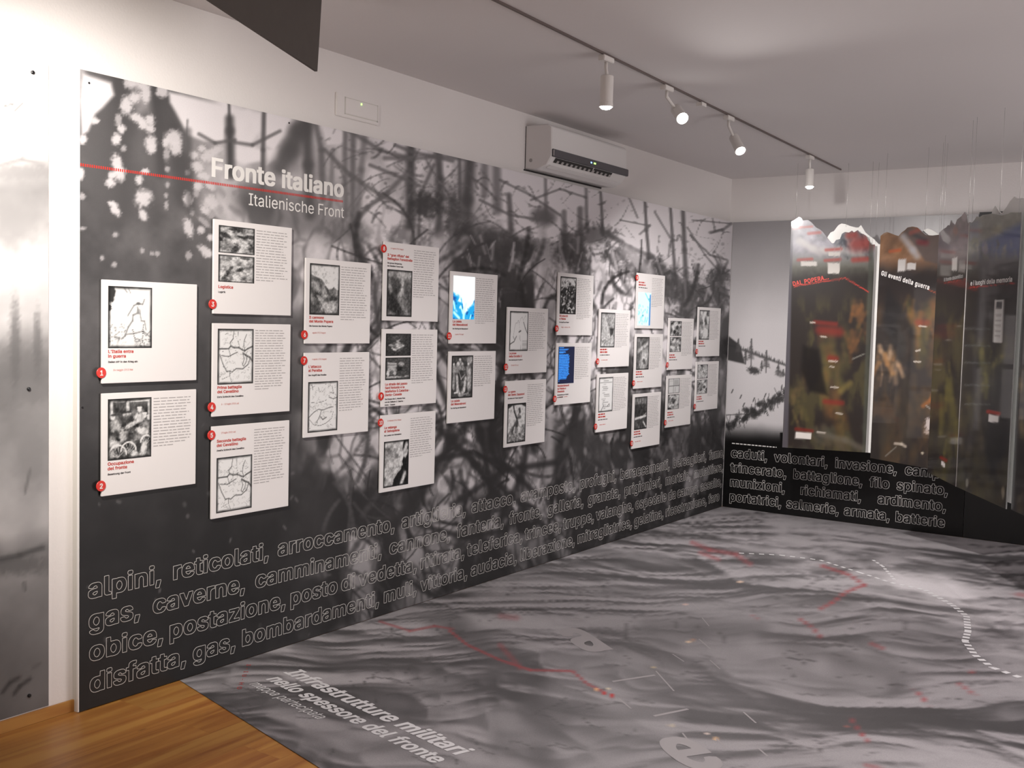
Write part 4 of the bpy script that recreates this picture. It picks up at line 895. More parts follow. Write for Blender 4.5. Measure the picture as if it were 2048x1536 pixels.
# open sky behind the title, with the posts and wire in front of it
for poly in [[(464, 216), (523, 226), (520, 262), (500, 290), (472, 292), (464, 260)], [(532, 226), (592, 240), (575, 268), (548, 300), (532, 290)],
             [(468, 296), (500, 294), (525, 300), (522, 322), (490, 328), (466, 318)], [(534, 300), (560, 296), (552, 318), (535, 328)],
             [(646, 252), (690, 260), (688, 285), (655, 288)]]:
    ink.poly(poly, 0.93, 0.92, 5)
for pts, w, vv, a in [
        ([(458, 208), (459, 240), (460, 345)], 4, 0.34, 0.9), ([(459, 238), (460, 262), (462, 350)], 12, 0.30, 0.9), ([(528, 226), (526, 300), (525, 405)], 6, 0.36, 0.9),
        ([(375, 240), (372, 290)], 3, 0.45, 0.7), ([(376, 262), (380, 420)], 10, 0.33, 0.6),
        ([(560, 335), (580, 300), (598, 262), (612, 245)], 26, 0.33, 0.85), ([(614, 243), (616, 330), (620, 430)], 14, 0.32, 0.9),
        ([(632, 250), (643, 300), (646, 400)], 8, 0.38, 0.8), ([(690, 260), (691, 430)], 8, 0.37, 0.75), ([(706, 265), (705, 440)], 9, 0.36, 0.8),
        ([(730, 270), (722, 340), (714, 450)], 9, 0.40, 0.7), ([(666, 300), (660, 420)], 6, 0.42, 0.6),
        ([(822, 298), (820, 450)], 13, 0.27, 0.95), ([(876, 304), (880, 360), (878, 470)], 11, 0.30, 0.9), ([(919, 314), (920, 430)], 5, 0.36, 0.85),
        ([(940, 318), (934, 400), (928, 520)], 16, 0.29, 0.92), ([(970, 330), (969, 390)], 10, 0.42, 0.8), ([(993, 331), (995, 420)], 13, 0.38, 0.8),
        ([(1018, 390), (1022, 460)], 8, 0.34, 0.85), ([(1091, 352), (1092, 440)], 6, 0.42, 0.85), ([(1172, 370), (1174, 462)], 6, 0.42, 0.85),
        ([(1201, 378), (1206, 470)], 5, 0.36, 0.9), ([(1128, 424), (1130, 520)], 9, 0.40, 0.85), ([(1160, 418), (1162, 570)], 10, 0.36, 0.85),
        ([(1290, 404), (1293, 460), (1302, 560)], 5, 0.32, 0.92), ([(1341, 416), (1345, 480), (1352, 570)], 5, 0.34, 0.9),
        ([(1366, 423), (1369, 500), (1374, 590)], 7, 0.33, 0.92), ([(1425, 437), (1430, 462)], 3, 0.45, 0.8)]:
    ink.stroke(pts, w, vv, a, 0.8)
# leaning wires
for pts, w in [([(470, 285), (505, 290), (560, 262)], 5), ([(398, 268), (430, 286), (470, 280)], 5), ([(820, 340), (775, 385), (735, 415), (700, 455)], 7),
               ([(700, 262), (760, 300), (823, 318), (880, 312), (930, 318)], 6), ([(770, 316), (823, 316)], 7), ([(790, 290), (823, 303), (905, 322)], 5),
               ([(740, 330), (790, 350), (840, 372)], 5), ([(650, 300), (700, 350), (760, 390), (800, 410)], 6), ([(868, 330), (840, 390), (838, 470)], 5),
               ([(880, 390), (905, 402), (930, 420)], 8), ([(885, 420), (930, 436)], 8), ([(1000, 360), (1060, 390), (1120, 430)], 4),
               ([(960, 400), (1020, 430), (1080, 440)], 4), ([(1062, 400), (1120, 378), (1172, 395)], 4), ([(1206, 462), (1260, 495), (1320, 520)], 7),
               ([(1212, 505), (1240, 550), (1260, 590)], 6), ([(1258, 395), (1275, 435)], 4), ([(1240, 440), (1300, 452)], 3), ([(1300, 450), (1280, 468)], 4),
               ([(1310, 425), (1340, 475)], 4), ([(1420, 465), (1445, 460), (1463, 447)], 5), ([(1380, 470), (1420, 510), (1455, 520)], 3),
               ([(1375, 455), (1410, 510), (1440, 545)], 3), ([(1385, 440), (1460, 447)], 2.5)]:
    ink.stroke(pts, w, 0.37, 0.75, 0.8)
for k in range(150):
    x0 = rnd.uniform(640, 1445)
    f = (x0-640)/800
    top = 255+0.2311*(x0-640)
    y0 = top+rnd.uniform(4, 190*(1-0.25*f))
    ang = rnd.choice([-1, 1])*rnd.uniform(12, 65)
    ln = rnd.uniform(25, 85)*(1-0.4*f)
    p1 = (x0+ln*math.cos(math.radians(ang)), y0+ln*math.sin(math.radians(ang)))
    sag = rnd.uniform(-9, 9)
    arc = [(x0+(p1[0]-x0)*t, y0+(p1[1]-y0)*t+sag*4*t*(1-t)) for t in (0, .2, .4, .6, .8, 1)]
    ink.stroke(arc, rnd.uniform(1.8, 3.6)*(1-0.3*f), rnd.uniform(0.30, 0.45), rnd.uniform(0.25, 0.6), 0.95)
for k in range(170):                                 # barbs
    x0 = rnd.uniform(640, 1450)
    y0 = 258+0.2311*(x0-640)+rnd.uniform(0, 130)
    ink.blob(x0, y0, rnd.uniform(2, 5), rnd.uniform(1.5, 4), 0.4, 0.5, rnd.uniform(0, 180), 0.5)
# undergrowth
for cx, cy, rx, ry, a in [(848, 410, 34, 26, .9), (930, 520, 26, 60, .8), (1000, 500, 55, 40, .8), (1012, 580, 42, 45, .85), (1062, 500, 60, 24, .7), (990, 560, 40, 60, .75),
                          (1140, 500, 30, 36, .8), (1160, 560, 22, 60, .75), (1195, 470, 40, 22, .7), (1236, 510, 30, 18, .7), (1305, 560, 34, 42, .85),
                          (1280, 540, 40, 18, .7), (1345, 575, 40, 30, .8), (1384, 600, 26, 45, .75), (1428, 590, 30, 30, .75), (1440, 550, 22, 14, .8), (905, 470, 14, 90, .6), (820, 470, 40, 24, .5),
                          (700, 470, 40, 30, .4), (1215, 930, 70, 60, .8), (1120, 900, 40, 60, .6), (1180, 860, 40, 30, .7), (1335, 930, 30, 40, .7), (1390, 880, 60, 40, .75), (1440, 760, 20, 200, .6),
                          (800, 1030, 30, 60, .5), (730, 800, 12, 120, .5), (755, 600, 12, 80, .5)]:
    ink.blob(cx, cy, rx, ry, 0.24, a, 0, 0.5, 0.55, int(cx+cy))
for k in range(260):                                 # twigs in the undergrowth
    x0 = rnd.uniform(880, 1455)
    f = (x0-880)/575
    y0 = rnd.uniform(470, 640)
    ink.stroke([(x0, y0), (x0+rnd.uniform(-12, 12), y0+rnd.uniform(10, 38))], rnd.uniform(1.5, 4), rnd.choice([0.2, 0.25, 0.6, 0.7]), rnd.uniform(0.3, 0.7), 0.9)
for pts, w in [([(1084, 440), (1090, 520), (1097, 600), (1108, 640)], 17), ([(1095, 640), (1100, 820), (1098, 960)], 12), ([(886, 480), (890, 560), (884, 680), (888, 800)], 20),
               ([(1255, 500), (1275, 520), (1300, 545)], 14), ([(915, 505), (930, 480)], 12)]:
    ink.stroke(pts, w, 0.62, 0.75, 0.8)
ink.stroke([(1075, 430), (1090, 432), (1100, 436)], 22, 0.36, 0.8, 0.8)
# branches crossing everywhere on the right two thirds
for k in range(520):
    x0 = rnd.uniform(640, 1450)
    f = (x0-640)/810.0
    top = 255+0.2311*(x0-640)
    bot = 1270-0.3168*(x0-640)
    y0 = top+(bot-top)*rnd.uniform(0.22, 0.97)
    sc_ = 1-0.55*f
    ang = math.radians(rnd.choice([rnd.gauss(80, 18), rnd.gauss(-60, 25), rnd.gauss(35, 25)]))
    ln = rnd.uniform(40, 190)*sc_
    bend = rnd.uniform(-0.22, 0.22)*ln
    ca, sa = math.cos(ang)*(1-0.45*f), math.sin(ang)
    arc = [(x0+ca*ln*t-sa*bend*4*t*(1-t), y0+sa*ln*t+ca*bend*4*t*(1-t)) for t in (0, .17, .33, .5, .67, .83, 1)]
    ink.stroke(arc, rnd.choice([2, 2.5, 3, 3.5, 5, 7])*(1-0.35*f), rnd.uniform(0.16, 0.30), rnd.uniform(0.4, 0.85), 0.95)
# big crossing branches low in the middle
for pts, w in [([(780, 1060), (860, 960), (905, 880), (1000, 780)], 14), ([(880, 860), (950, 930), (1010, 1010)], 10), ([(905, 1010), (1010, 940), (1110, 925)], 9),
               ([(880, 700), (930, 780), (960, 860), (985, 1000)], 8), ([(1010, 700), (990, 800), (980, 900)], 10), ([(1060, 860), (1040, 960), (1000, 1040)], 9),
               ([(870, 920), (940, 905), (1010, 930), (1075, 990)], 8), ([(870, 740), (900, 820), (895, 900)], 9), ([(1020, 990), (1075, 1040), (1110, 1080)], 9), ([(840, 1050), (930, 1075), (1010, 1060)], 8)]:
    ink.stroke(pts, w, 0.19, 0.85, 0.8)
for k in range(120):
    x0 = rnd.uniform(1130, 1450)
    y0 = rnd.uniform(640, 1000)
    ink.blob(x0, y0, rnd.uniform(2, 5), rnd.uniform(5, 16), rnd.uniform(0.36, 0.6), 0.55, rnd.uniform(-25, 15), 0.6)
# the print darkens into the caption band, where the words stand
low = sstep(0.82, 0.98, vf)*0.3
ink.fill(low, 0.15)
ink.v = np.clip(0.15+(ink.v-0.15)*(1.0+0.32*sstep(420, 760, U)*sstep(0.95, 0.7, vf))[:, None], 0.14, 0.97)
alb = ink.albedo(0.82, (1.0, 0.955, 0.985))
nc, nr = len(ys), len(zs)
front = np.stack([np.zeros_like(Yg), Yg, Zg], 1)
board = mesh('exhibition_board', front, grid_faces(nc, nr), M_board, ink=alb)
tag(board, 'long black and white barbed wire mural board covering the left wall', 'display board')
sheet = bmesh.new()
add_box(sheet, (-0.010, EDGE, 0.004), (-0.0006, BACK-0.004, BH))
bm_obj('backing_sheet', sheet, M_edge, board)
edge = box('edge_strip', (-0.010, EDGE-0.004, 0.004), (0.0004, EDGE, BH), M_white, board)
bt = bmesh.new()
add_box(bt, (WALLX+.0012, EDGE, 0.0), (-0.0105, EDGE+0.04, BH-0.03))
bm_obj('side_batten', bt, M_batten, board)
bt = bmesh.new()
add_box(bt, (WALLX+.0012, EDGE+0.05, BH-0.09), (-0.0105, BACK-0.01, BH-0.03))
bm_obj('top_batten', bt, M_batten, board)
UX, UZ, NX = np.array([0, 1., 0]), np.array([0, 0, 1.]), np.array([1., 0, 0])


def on_board(px):
    return at1(px, 0, 0.0)


# title, its ticked red line and the second language below
a = on_board((421, 356))
b = on_board((688, 391))
ht = on_board((421, 318))[2]-a[2]
write('title_text', 'Fronte italiano', GLYPHS_BOLD, [0, a[1], (a[2]+b[2])/2], UX, UZ, NX, ht, M_letter, board, width=b[1]-a[1], track=12)
a = on_board((496, 410))
b = on_board((688, 436))
ht = on_board((496, 386))[2]-a[2]
write('subtitle_text', 'Italienische Front', GLYPHS_REGULAR, [0, a[1], (a[2]+b[2])/2], UX, UZ, NX, ht, M_letter, board, width=b[1]-a[1])
a = on_board((159, 329))
b = on_board((686, 403))
bm = bmesh.new()
n = 150
for k in range(n):
    t0 = k/n
    y0 = EDGE+0.002+(b[1]-EDGE)*t0
    z0 = a[2]+(b[2]-a[2])*t0
    w = (b[1]-EDGE)/n*0.55
    vs = [bm.verts.new((0.0008, y0, z0-0.0055)), bm.verts.new((0.0008, y0+w, z0-0.0055)), bm.verts.new((0.0008, y0+w, z0+0.0055)), bm.verts.new((0.0008, y0, z0+0.0055))]
    bm.faces.new(vs)
bm_obj('dotted_line_print', bm, M_red, board)
# four lines of outlined words
LINES = [('alpini,\treticolati,\tarroccamento,\tartiglieria,\tattacco,\tavamposto,\tprofughi,\tbaraccamenti,\tbersaglieri,\tfumo,', (176, 1197.5), 1447),
         ('gas,\tcaverne,\tcamminamenti,\tcannone,\tfanteria,\tfronte,\tgalleria,\tgranata,\tprigionieri,\tmortaio,\tmulattiera,', (177, 1260), 1446),
         ('obice,\tpostazione,\tposto\tdi\tvedetta,\tritirata,\tteleferica,\ttrincee,\ttruppe,\tvalanghe,\tospedale\tda\tcampo,\tassalto,', (178, 1323), 1444),
         ('disfatta,\tgas,\tbombardamenti,\tmuli,\tvittoria,\taudacia,\tliberazione,\tmitragliatrice,\tgelatina,\tricostruzione,\tfaro', (179, 1386), 1440)]
lh = 0.0775
for s, p, x1 in LINES:
    a = on_board(p)
    b = on_board((x1, 960))
    write('word_line_text', s, GLYPHS_BOLD, [0, a[1], a[2]], UX, UZ, NX, lh, M_outline, board, width=b[1]-a[1], outline=0.0012, ref='l', justify=True, xs=1.14, track=22)
for p in [(178, 166), (578, 246), (165, 815)]:
    c = on_board(p)
    bm = bmesh.new()
    lathe(bm, [(0, 0.004), (0.002, 0.004), (0.003, 0.002)], c, (1, 0, 0), 12)
    bm_obj('screw_cap', bm, M_screw, board)

# ------------------------------------------------------------------ pale photograph at the left edge of the picture
ys = np.linspace(0.9, 2.312, 150)
zs = np.linspace(0.052, 2.53, 240)
Yg, Zg = [q.ravel() for q in np.meshgrid(ys, zs, indexing='ij')]
uv = project(np.stack([np.full_like(Yg, WALLX+0.005), Yg, Zg], 1))
vy = uv[:, 1]
PY = [130, 200, 300, 330, 380, 450, 560, 640, 700, 760, 850, 1000, 1060, 1110, 1160, 1260, 1330, 1440]
PV = [.86, .90, .88, .74, .62, .76, .86, .80, .55, .50, .58, .66, .72, .48, .56, .50, .46, .44]
tone = np.interp(vy+40*(fbm(Yg*6, Zg*3, 5, 3)-0.5), PY, PV)*(0.86+0.28*fbm(Yg*8, Zg*8, 9, 4))
pi = Ink(uv[:, 0], uv[:, 1], 0.5)
pi.v[:] = tone[:, None]
for cx, cy, rx, ry, v in [(30, 440, 60, 50, .62), (40, 345, 90, 14, .6), (60, 740, 40, 55, .45), (10, 760, 30, 60, .45), (50, 780, 70, 20, .5), (20, 1130, 90, 18, .38), (60, 910, 30, 60, .55), (30, 690, 10, 80, .4), (75, 690, 8, 60, .42)]:
    pi.blob(cx, cy, rx, ry, v, 0.7, 0, 0.6, 0.4, int(cx+cy))
for pts, w, v in [([(0, 1120), (40, 1110), (85, 1095)], 7, .3), ([(5, 1385), (20, 1365), (38, 1355)], 5, .25), ([(28, 1388), (40, 1372), (60, 1358)], 5, .25), ([(0, 330), (45, 318), (85, 330)], 6, .62),
                  ([(30, 222), (45, 207)], 3, .55), ([(10, 212), (26, 208)], 3, .5), ([(60, 940), (50, 985)], 4, .45), ([(48, 1165), (50, 1180)], 4, .4), ([(66, 1335), (80, 1328)], 4, .4)]:
    pi.stroke(pts, w, v, 0.8, 0.9)
pp = mesh('wall_photograph', np.stack([np.full_like(Yg, WALLX+0.005), Yg, Zg], 1), grid_faces(150, 240), M_leftprint, ink=pi.albedo(0.82, (1, .97, .98)))
tag(pp, 'pale blurred snow photograph panel on the wall left of the long mural board', 'wall photograph')
box('panel_sheet', (WALLX+.0012, 0.9, 0.052), (WALLX+0.0044, 2.312, 2.53), M_white, pp)
for p in [(65, 145), (57, 778), (58, 1391)]:
    c = at1(p, 0, WALLX+0.005)
    bm = bmesh.new()
    lathe(bm, [(0, 0.007), (0.005, 0.007), (0.007, 0.004)], c, (1, 0, 0), 14)
    bm_obj('screw_cap', bm, M_screw, pp)

# ------------------------------------------------------------------ far mural: snow slope above a black caption band
SX = 2.02                                             # where the black board takes over
xs_ = np.linspace(0.003, SX, 300)
zs = np.linspace(0.004, BH, 340)
Xg, Zg = [q.ravel() for q in np.meshgrid(xs_, zs, indexing='ij')]
P = np.stack([Xg, np.full_like(Xg, BACK), Zg], 1)
uv = project(P)
u, v = uv[:, 0], uv[:, 1]
w1 = fbm(Xg*4, Zg*4, 4, 4)-0.5
tone = np.interp(v+30*w1, [430, 470, 540, 600, 650, 720], [.66, .70, .78, .88, .94, .95])
si = Ink(u, v, 0.5)
si.v[:] = tone[:, None]
si.fill(sstep(0, 6, v-(708+0.24*(u-1458)))*0.9, 0.94)
for k in range(46):                                   # trees along the ridge
    x0 = 1470+k*2.6+rnd.uniform(-1, 1)
    y0 = 692+0.36*(x0-1470)
    h = rnd.uniform(3, 7)
    si.poly([(x0-1.6, y0+3), (x0+1.6, y0+3), (x0, y0-h)], 0.34, 0.85, 0.8)
si.stroke([(1458, 690), (1520, 713), (1576, 732)], 3, 0.42, 0.7, 0.8)
si.poly([(1452, 668), (1462, 676), (1480, 690), (1490, 728), (1472, 724), (1455, 720)], 0.28, 0.95, 2)
for x0, y0, h, w in [(1502, 732, 54, 6), (1532, 745, 44, 7), (1556, 750, 22, 5), (1566, 753, 14, 4), (1476, 712, 34, 5), (1491, 728, 30, 4), (1523, 742, 20, 3)]:
    si.stroke([(x0, y0), (x0+1, y0-h)], 1.6, 0.33, 0.9, 0.6)
    si.poly([(x0-w, y0-h*0.25), (x0+w, y0-h*0.25), (x0+1, y0-h)], 0.42, 0.6, 3)
    for k in range(14):
        t = rnd.uniform(0.25, 0.95)
        si.stroke([(x0, y0-h*t), (x0+rnd.choice([-1, 1])*w*1.3*(1.1-t), y0-h*t+2)], 1, 0.4, 0.7)
si.blob(1507, 741, 12, 7, 0.26, 0.9, 12, 0.4, 0.4)
si.blob(1560, 748, 9, 6, 0.42, 0.7, 15, 0.5, 0.4)
for k in range(60):                                   # bramble band climbing to the right
    t = rnd.random()
    x0 = 1452+t*125
    y0 = 852-70*t**1.15+rnd.gauss(0, 7)
    si.blob(x0, y0, rnd.uniform(3, 7), rnd.uniform(3, 6), 0.24, rnd.uniform(0.4, 0.85), 0, 0.5, 0.5, k)
for k in range(90):
    t = rnd.random()
    x0 = 1452+t*125
    y0 = 850-70*t**1.15
    si.stroke([(x0, y0), (x0+rnd.uniform(-8, 8), y0+rnd.uniform(-22, 22))], 1.0, 0.25, 0.7)
for x0, y0 in [(1463, 786), (1480, 797), (1506, 803), (1529, 794), (1486, 813)]:
    si.stroke([(x0, y0), (x0+3, y0-7)], 1.6, 0.3, 0.9)
si.stroke([(1453, 830), (1490, 828)], 1.6, 0.35, 0.7)
si.fill(sstep(838, 886, v-0.06*(u-1460)+10*w1)*0.99, 0.055)
si.poly([(1560, 865), (1566, 865), (1568, 900), (1561, 899)], 0.04, 1, 1)
snow = mesh('snow_mural', P, grid_faces(300, 340), M_snow, ink=si.albedo(0.8, (1, .965, .985)))
tag(snow, 'black and white snow slope mural on the far wall above black caption band', 'display board')
box('backing_sheet', (0.003, BACK+0.001, 0.004), (SX, BACK+0.012, BH), M_edge, snow)
UXB, NB = np.array([1., 0, 0]), np.array([0, -1., 0])


def on_back(px):
    return at1(px, 1, BACK)


for s, p, x1 in [('caduti,\tvolontari,\tinvasione,\tcampo', (1462, 914), 1896), ('trincerato,\tbattaglione,\tfilo\tspinato,', (1461, 943), 1896),
                 ('munizioni,\trichiamati,\tardimento,', (1459.5, 972), 1894), ('portatrici,\tsalmerie,\tarmata,\tbatterie', (1458.5, 1001), 1893)]:
    a = on_back(p)
    b = on_back((x1, 1000))
    write('word_line_text', s, GLYPHS_BOLD, [a[0], BACK, a[2]], UXB, UZ, NB, 0.083, M_outline, snow, width=b[0]-a[0], outline=0.0017, ref='l', justify=True, track=18, xs=0.92)
a = on_back((1464, 887.5))
b = on_back((1553, 897))
bm = bmesh.new()
x = a[0]
while x < b[0]:
    w = rnd.uniform(0.012, 0.035)
    z = a[2]
    vs = [bm.verts.new((x, BACK-0.0008, z)), bm.verts.new((min(x+w, b[0]), BACK-0.0008, z)), bm.verts.new((min(x+w, b[0]), BACK-0.0008, z+0.009)), bm.verts.new((x, BACK-0.0008, z+0.009))]
    bm.faces.new(vs)
    x += w+0.008
bm_obj('caption_print', bm, M_letter, snow)
blk = box('black_board', (SX+0.004, BACK, 0.004), (4.6, BACK+0.012, BH+0.012), M_black)
tag(blk, 'plain black board on the far wall right of the snow mural', 'display board')

# ------------------------------------------------------------------ relief map laid on the floor


def map_y0(x):
    return 2.902-0.24*x


rows = 1/np.linspace(1/1.25, 1/(BACK-0.003), 620)
bear = np.linspace(-1.9, 1.15, 620)
Rg, Bg = np.meshgrid(bear, rows, indexing='ij')
Xg = CAM[0]+Rg*Bg
Xg = np.clip(Xg, 0.002, 6.6)
Yg = np.maximum(Bg, np.minimum(map_y0(Xg), Bg+10))
Xg = Xg.ravel()
Yg = Yg.ravel()
P = np.stack([Xg, Yg, np.full_like(Xg, 0.0025)], 1)
uv = project(P)
# relief runs in long folds across the view: a ridged height, lit from one side as cartographers do
D1, D2 = np.array([0.80, 0.60]), np.array([-0.60, 0.80])


def relief(x, y):
    s = x*D1[0]+y*D1[1]
    t = x*D2[0]+y*D2[1]
    w = (fbm(s*0.7, t*0.7, 51, 3)-0.5)
    s2 = s+1.1*w
    t2 = t+0.9*(fbm(s*0.9+9, t*0.9, 57, 3)-0.5)
    h = 0
    amp = 1.0
    for i_ in range(5):
        f = 1.0*1.95**i_
        n_ = vnoise(s2*f*0.55+31*i_, t2*f*1.15+i_*7.7, 61+i_)
        h = h+amp*(1-abs(2*n_-1))
        amp *= 0.43
    return h


e = 0.012
slope = (relief(Xg+e*D2[0]+e*0.45*D1[0], Yg+e*D2[1]+e*0.45*D1[1])-relief(Xg-e*D2[0]-e*0.45*D1[0], Yg-e*D2[1]-e*0.45*D1[1]))/(2*e)
far_ = sstep(9.5, 3.0, Bg.ravel())
shade = 0.5+0.5*np.tanh(-slope*0.70+0.12)
fi = Ink(uv[:, 0], uv[:, 1], 0.5)
mid = fbm(Xg*0.8, Yg*0.8, 71, 3)
fi.v[:] = (0.30+0.40*shade*(0.75+0.5*mid)+0.04*(fbm(Xg*12, Yg*12, 7, 3)-0.5))[:, None]
quiet = sstep(60, 260, uv[:, 0]-1000)*sstep(0, 120, uv[:, 1]-1120)*sstep(1900, 1500, uv[:, 0])
fi.fill(quiet*0.35, 0.47)
# bright river valley sweeping round the far right
before = fi.v.copy()
for pts, w, v, al in [([(1575, 1015), (1600, 1060), (1625, 1095), (1700, 1118), (1790, 1145), (1890, 1185), (1960, 1230), (2060, 1290)], 50, .78, .8),
                      ([(1620, 1050), (1600, 1085), (1640, 1110)], 60, .72, .8), ([(1800, 1160), (1890, 1190), (1960, 1225), (2060, 1262)], 34, .92, .9),
                      ([(1940, 1250), (2000, 1290), (2060, 1330)], 46, .72, .7), ([(1450, 1085), (1560, 1100), (1700, 1122)], 14, .72, .7)]:
    fi.stroke(pts, w, v, al, 0.98)
grainy = (0.25+0.75*sstep(0.30, 0.62, fbm(Xg*5, Yg*5, 91, 4)))[:, None]*0.85
fi.v = before*(1-grainy)+fi.v*grainy
for pts, w, v in [([(880, 1245), (915, 1262), (960, 1290), (1010, 1315), (1040, 1350)], 34, .38), ([(1300, 1255), (1400, 1262), (1520, 1260)], 26, .42), ([(600, 1290), (700, 1330), (840, 1330)], 22, .36),
                  ([(1080, 1385), (1070, 1420), (1110, 1450)], 34, .37), ([(1580, 1290), (1690, 1340), (1790, 1370)], 30, .40), ([(1000, 1490), (1080, 1510), (1110, 1536)], 30, .36)]:
    fi.stroke(pts, w, v, 0.55, 0.9)
for pts, w, v in [([(1380, 1300), (1500, 1290), (1640, 1330), (1760, 1372)], 24, .66), ([(1120, 1380), (1230, 1400), (1330, 1440)], 40, .66), ([(1060, 1190), (1000, 1180), (950, 1200)], 20, .68)]:
    fi.stroke(pts, w, v, 0.45, 0.9)
# thin dark valley lines
for k in range(150):
    x0 = rnd.uniform(420, 2040)
    y0 = rnd.uniform(1130, 1536)
    pts = [(x0, y0)]
    a0 = rnd.uniform(0, 2*math.pi)
    for j in range(rnd.randint(3, 7)):
        a0 += rnd.uniform(-0.9, 0.9)
        pts.append((pts[-1][0]+14*math.cos(a0), pts[-1][1]+7*math.sin(a0)))
    fi.stroke(pts, 1.6, 0.30, 0.45, 0.8)
red = (0.64, 0.30, 0.31)
for pts, w, al in [([(760, 1243), (820, 1262), (870, 1252), (905, 1258)], 3, .6), ([(900, 1262), (935, 1290), (1000, 1320), (1060, 1340), (1145, 1342), (1175, 1368), (1210, 1385)], 3.2, .8),
                   ([(1000, 1290), (1040, 1335)], 7, .45), ([(1640, 1130), (1700, 1150), (1728, 1170), (1690, 1185), (1665, 1205), (1640, 1218)], 4, .7), ([(1600, 1238), (1625, 1255), (1645, 1278)], 4, .6),
                   ([(1385, 1085), (1420, 1100), (1470, 1108), (1500, 1128)], 6, .5), ([(1400, 1105), (1440, 1120)], 5, .5), ([(1700, 1435), (1725, 1470), (1735, 1482)], 4, .6),
                   ([(1830, 1380), (1850, 1400), (1855, 1412)], 4, .6), ([(1915, 1365), (1950, 1390)], 4, .5), ([(1936, 1335), (1950, 1352)], 3, .6), ([(1000, 1232), (1035, 1236)], 8, .3), ([(1740, 1286), (1764, 1296)], 5, .5),
                   ([(2030, 1188), (2060, 1192)], 6, .4), ([(1730, 1530), (1760, 1536)], 6, .4), ([(1500, 1228), (1520, 1240)], 3, .3)]:
    fi.stroke(pts, w, red, al, 0.7)
for x0, y0, w, h, c in [(1192, 1376, 7, 5, (.95, .72, .5)), (1205, 1384, 8, 5, (.75, .2, .2)), (1216, 1375, 7, 5, (.9, .85, .7)), (1218, 1388, 8, 7, (.75, .2, .2)), (1373, 1281, 6, 4, (.95, .85, .7)), (1386, 1279, 6, 3, (.9, .6, .4)),
                        (1307, 1333, 5, 4, (.95, .85, .6)), (1308, 1326, 4, 3, (.95, .8, .6)), (1337, 1449, 8, 4, (.95, .88, .7)), (1347, 1449, 5, 4, (.9, .5, .4)), (1428, 1475, 7, 5, (.95, .8, .6)), (1409, 1466, 6, 3, (.9, .85, .8)),
                        (1478, 1161, 5, 4, (.9, .8, .7)), (1497, 1247, 5, 3, (.85, .7, .65)), (1688, 1450, 8, 3, (.8, .45, .4)), (1834, 1314, 5, 3, (.85, .8, .75)), (1931, 1406, 8, 3, (.9, .8, .75)), (1370, 1207, 4, 3, (.85, .75, .7))]:
    fi.poly([(x0, y0), (x0+w, y0), (x0+w, y0+h), (x0, y0+h)], c, 0.95, 0.9)
red_d = red
alb = fi.albedo(0.80, (1, .945, .98))
nb, nrw = len(bear), len(rows)
F = []
keep = lambda q: abs(Xg[q[0]]-Xg[q[1]]) > 1e-6 and abs(Yg[q[0]]-Yg[q[3]]) > 1e-6
for f in grid_faces(nb, nrw):
    if (abs(Xg[f[0]]-Xg[f[1]]) > 1e-5 or abs(Xg[f[3]]-Xg[f[2]]) > 1e-5) and (abs(Yg[f[0]]-Yg[f[3]]) > 1e-5 or abs(Yg[f[1]]-Yg[f[2]]) > 1e-5):
        F.append(f)
used = np.unique(np.array(F).ravel())
remap = -np.ones(len(P), int)
remap[used] = np.arange(len(used))
fmap = mesh('floor_map', P[used], [[int(remap[i]) for i in f] for f in F], M_floorprint, ink=alb[used])
tag(fmap, 'grey mountain relief map printed on a sheet covering the floor', 'floor map')
UPZ = np.array([0, 0, 1.])


def floor_text(name, s, G, p0, p1, ptop, m, shear=0.0, track=0, outline=0.0):
    a = at1(p0, 2, 0.003)
    b = at1(p1, 2, 0.003)
    t = at1(ptop, 2, 0.003)
    ux = (b-a)/np.linalg.norm(b-a)
    uy = np.cross(UPZ, ux)
    write(name, s, G, a, ux, uy, UPZ, abs((t-a)@uy), m, fmap, width=np.linalg.norm(b-a), shear=shear, track=track, lift=0.0006, outline=outline)


floor_text('title_text', 'Infrastrutture militari', GLYPHS_BOLD, (567, 1345), (914, 1511), (595, 1335.5), M_floorlet, 0.16, 14)
floor_text('title_text', 'nello spessore del fronte', GLYPHS_BOLD, (531, 1358), (868, 1527), (556, 1349), M_floorlet, 0.16, 14)
floor_text('subtitle_text', 'mappa partecipata', GLYPHS_REGULAR, (497, 1368), (636, 1439), (515, 1361), M_floorlet, 0.16)
floor_text('map_letter_text', 'a', GLYPHS_BOLD, (1168, 1303), (1228, 1297), (1165, 1240), M_paleink)
floor_text('map_letter_text', 'e', GLYPHS_BOLD, (1378, 1542), (1458, 1530), (1372, 1450), M_paleink)
floor_text('map_note_text', '3-IU-HO', GLYPHS_REGULAR, (494, 1328), (472, 1382), (486, 1327), M_redfloor, 0, 260)
bm = bmesh.new()
for p0, p1, w in [((1100, 1193), (1172, 1193), .016), ((1128, 1240), (1202, 1236), .016), ((1225, 1363), (1310, 1350), .016), ((1308, 1432), (1376, 1418), .016),
                  ((1398, 1278), (1420, 1297), .008), ((1345, 1308), (1368, 1323), .007), ((1312, 1342), (1348, 1382), .007), ((1238, 1397), (1262, 1417), .009), ((1487, 1424), (1512, 1446), .008),
                  ((1365, 1466), (1392, 1500), .007), ((1385, 1206), (1400, 1220), .006), ((1404, 1235), (1418, 1252), .006), ((1515, 1495), (1535, 1512), .008), ((1432, 1477), (1452, 1495), .007), ((1420, 1320), (1440, 1338), .006)]:
    a = at1(p0, 2, 0.0032)
    b = at1(p1, 2, 0.0032)
    d = (b-a)/np.linalg.norm(b-a)
    nrm = np.cross(UPZ, d)*w/2
    bm.faces.new([bm.verts.new(q) for q in (a-nrm, b-nrm, b+nrm, a+nrm)])
